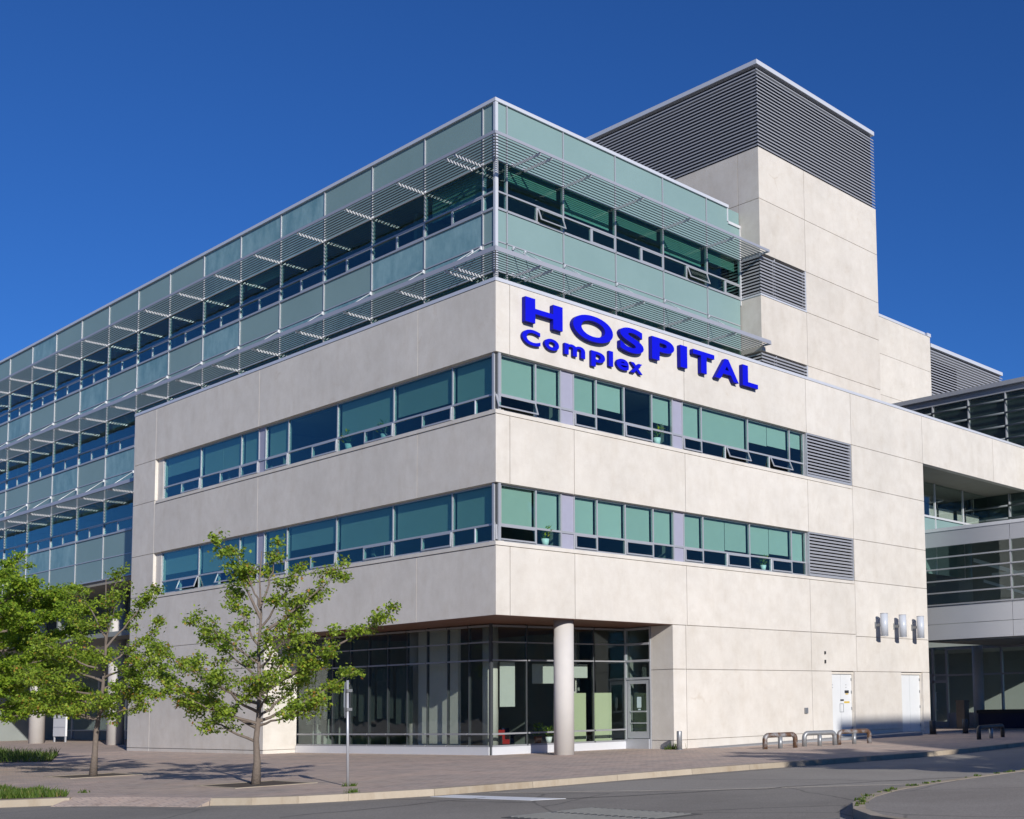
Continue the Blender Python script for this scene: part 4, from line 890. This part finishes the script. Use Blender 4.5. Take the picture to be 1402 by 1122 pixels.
tree('maple_tree', 'bushy young maple left of the concrete block, with bare twigs at its top', 'tree', (-10.0,4.25,ZP), [(0,0,0),(.03,0,.6),(.05,0,1.2),(.12,.02,1.7),(.2,0,2.4),(.26,-.03,3.2),(.24,0,4.0),(.2,.02,4.7),(.2,0,5.3)], LB, 23, LEAF_A, .076, 1.1, .086, .55, 'street trees on the paving', 6)
LC = []
qq = random.Random(4)
for k in range(34):
    z = 1.5+k*.12; a = k*2.4; rr_ = 3.5*(1-((k-10)/34)**2*1.0); LC.append((z,rr_*math.cos(a),rr_*math.sin(a)*.9,z+qq.uniform(.3,1.1),1.3))
tree('linden_tree', 'dense bright green tree at the left edge of the photo, hiding the glass wing', 'tree', (-10.9,11.4,ZP), [(0,0,0),(.03,0,.8),(0,0,1.6),(.05,.02,2.6),(0,0,3.6),(.05,0,4.6),(0,0,5.8)], LC, 31, LEAF_C, .09, 1.35, .13, .8, 'street trees on the paving', 16)
LD = [(z0,la,de,z1,ln) for (z0,la,de,z1,ln) in LC[:26]]
tree('linden_tree', 'broad tree behind the street corner, shading the road and kerb', 'tree', (-.3,-26.2,ZP), [(0,0,0),(.03,0,1.5),(0,0,3.0),(.05,.02,5),(0,0,5.8),(.05,0,6.8),(0,0,7.4)], [(z0+2.4,la*.82,de*.82,z1+2.6,ln*.9) for z0,la,de,z1,ln in LD], 37, LEAF_C, .15, .8, .17, 1.0, 'street trees on the paving', 10)
for k,(x,y,s) in enumerate(((-9.85,-4.1,.85),(-10.0,4.25,.8))):
    t = thing('tree_pit', (x,y,ZP), ('square soil pit around the trunk of the lone maple' if k == 0 else 'square soil pit around the trunk of the bushy left maple'), 'tree pit', 'tree pits in the paving')
    mb = MB(); mb.box(-s,s,-s,s,-.02,.006); mb.build('soil', SOIL, t)
    mb = MB()
    for a,b,c,d in ((-s-.1,s+.1,-s-.1,-s),(-s-.1,s+.1,s,s+.1),(-s-.1,-s,-s,s),(s,s+.1,-s,s)): mb.box(a,b,c,d,-.02,.012)
    mb.build('edging', KERB, t)
# ------------------------------------------------------------------ grass and weeds
def blades(name, area, count, h, seed, m=GRASS):
    q = random.Random(seed); mb = MB()
    for _ in range(count):
        x, y, s = area(q); a = q.uniform(0,6.28); hh = h*s*q.uniform(.35,1.3); b = Vector((x,y,ZP)); w_ = Vector((math.cos(a),math.sin(a),0))*.012*(1+h); ln = Vector((q.gauss(0,.35),q.gauss(0,.35),1))*hh
        mb.quad([b-w_,b+w_,b+ln*.6+w_*.8,b+ln]); 
    return tag(mb.build(name, m), kind='stuff')
def in_poly(poly):
    xs = [p[0] for p in poly]; ys = [p[1] for p in poly]
    def fn(q):
        while True:
            x, y = q.uniform(min(xs),max(xs)), q.uniform(min(ys),max(ys)); c = False; n = len(poly)
            for i in range(n):
                (x1,y1),(x2,y2) = poly[i], poly[(i+1)%n]
                if (y1 > y) != (y2 > y) and x < (x2-x1)*(y-y1)/(y2-y1)+x1: c = not c
            if c: return x, y, .4+.6*min(1,abs(math.sin(x*2.1)+math.cos(y*1.7))/1.2)
    return fn
g1 = [(-13.75,-4.05),(-14.7,-3.5),(-16.4,-2.55),(-24,1.55),(-23,5),(-15.2,2.5),(-13.6,.4),(-13.25,-1.2),(-13.4,-3.2)]
m = MB(); m.prism(g1, ZP-.02, ZP+.008); tag(m.build('grass_soil', SOIL), kind='structure')
blades('grass', in_poly(g1), 30000, .135, 3)
g2 = [(-6.6,16.5),(-3.4,24.5),(-2.2,38),(-6,52),(-20,52),(-14,30),(-10.5,20)]
m = MB(); m.prism(g2, ZP-.02, ZP+.008); tag(m.build('grass_soil', SOIL), kind='structure')
blades('tall_grass', in_poly(g2), 18000, .30, 5)
wp = []
q = random.Random(8)
for _ in range(26):
    i = q.randint(2,8); t_ = q.random(); a, b = isl[i], isl[i+1]; wp.append((a[0]+(b[0]-a[0])*t_+q.gauss(0,.03), a[1]+(b[1]-a[1])*t_-.04+q.gauss(0,.03), q.uniform(.25,.55)))
for c_ in ((-9.25,-6.85,.9),(-9.15,-6.9,.6),(-10.4,-8.85,1.0),(-10.3,-8.8,.8),(-8.0,-19.2,.55),(-7.6,-18.98,.6),(-5.6,-18.13,.6),(7.75,-.18,2.2),(7.7,.05,1.8),(7.8,-.1,2.6),(-13.0,-3.0,.8)): wp.append(c_)
def weed_area(q):
    x, y, s = q.choice(wp); return x+q.gauss(0,.06)*s, y+q.gauss(0,.06)*s, s
blades('weeds', weed_area, 1300, .10, 9)
B = thing('reflection_blocker', (-92,-30,0), 'long brown block added out of view across the side street, darkening the lobby glass reflections', 'building')  # unseen block added to keep bright sky out of the ground-floor glass reflections
mb = MB(); mb.box(0,14,0,520,-.25,12.5); mb.build('wall', BRICKY, B); mb = MB(); mb.box(-.2,14.2,-.2,520.2,12.5,12.9); mb.build('roof', DARKC, B)
mb = MB()
for i in range(110):
    for j in range(3): mb.box(13.95,14.03,2+i*4.6,4+i*4.6,1.5+j*3.7,3.6+j*3.7)
mb.build('window', plain('side_window',(.05,.06,.07),.2,noise=.1), B)
# ------------------------------------------------------------------ building across the street (behind the camera, shades the right-hand ground)
O = thing('office_block', (-.8,-52,0), 'brown office block across the street behind the viewer, shading the entrance side', 'building')
mb = MB(); mb.prism([(0,0),(46,0),(46,-14),(0,-14)],-.25,22.3); mb.build('wall', BRICKY, O)
mb = MB(); mb.hexa([(-9,0,-.25),(0,0,-.25),(0,-14,-.25),(-9,-14,-.25),(-9,0,13),(0,0,21.4),(0,-14,21.4),(-9,-14,13)]); mb.build('lean_to_wing', BRICKY, O)
FO = Face((0,0),(1,0),(0,1)); mb = MB(); g = MB()
for i in range(15):
    for j in range(5):
        FO.box(g,1+i*3,2.9+i*3,1.5+j*4,3.6+j*4,-.05,.02); FO.box(mb,.95+i*3,2.95+i*3,1.4+j*4,1.5+j*4,-.05,.06)
mb.build('window_sill', STONE, O); g.build('window', plain('far_window',(.05,.07,.09),.1,noise=.1), O)
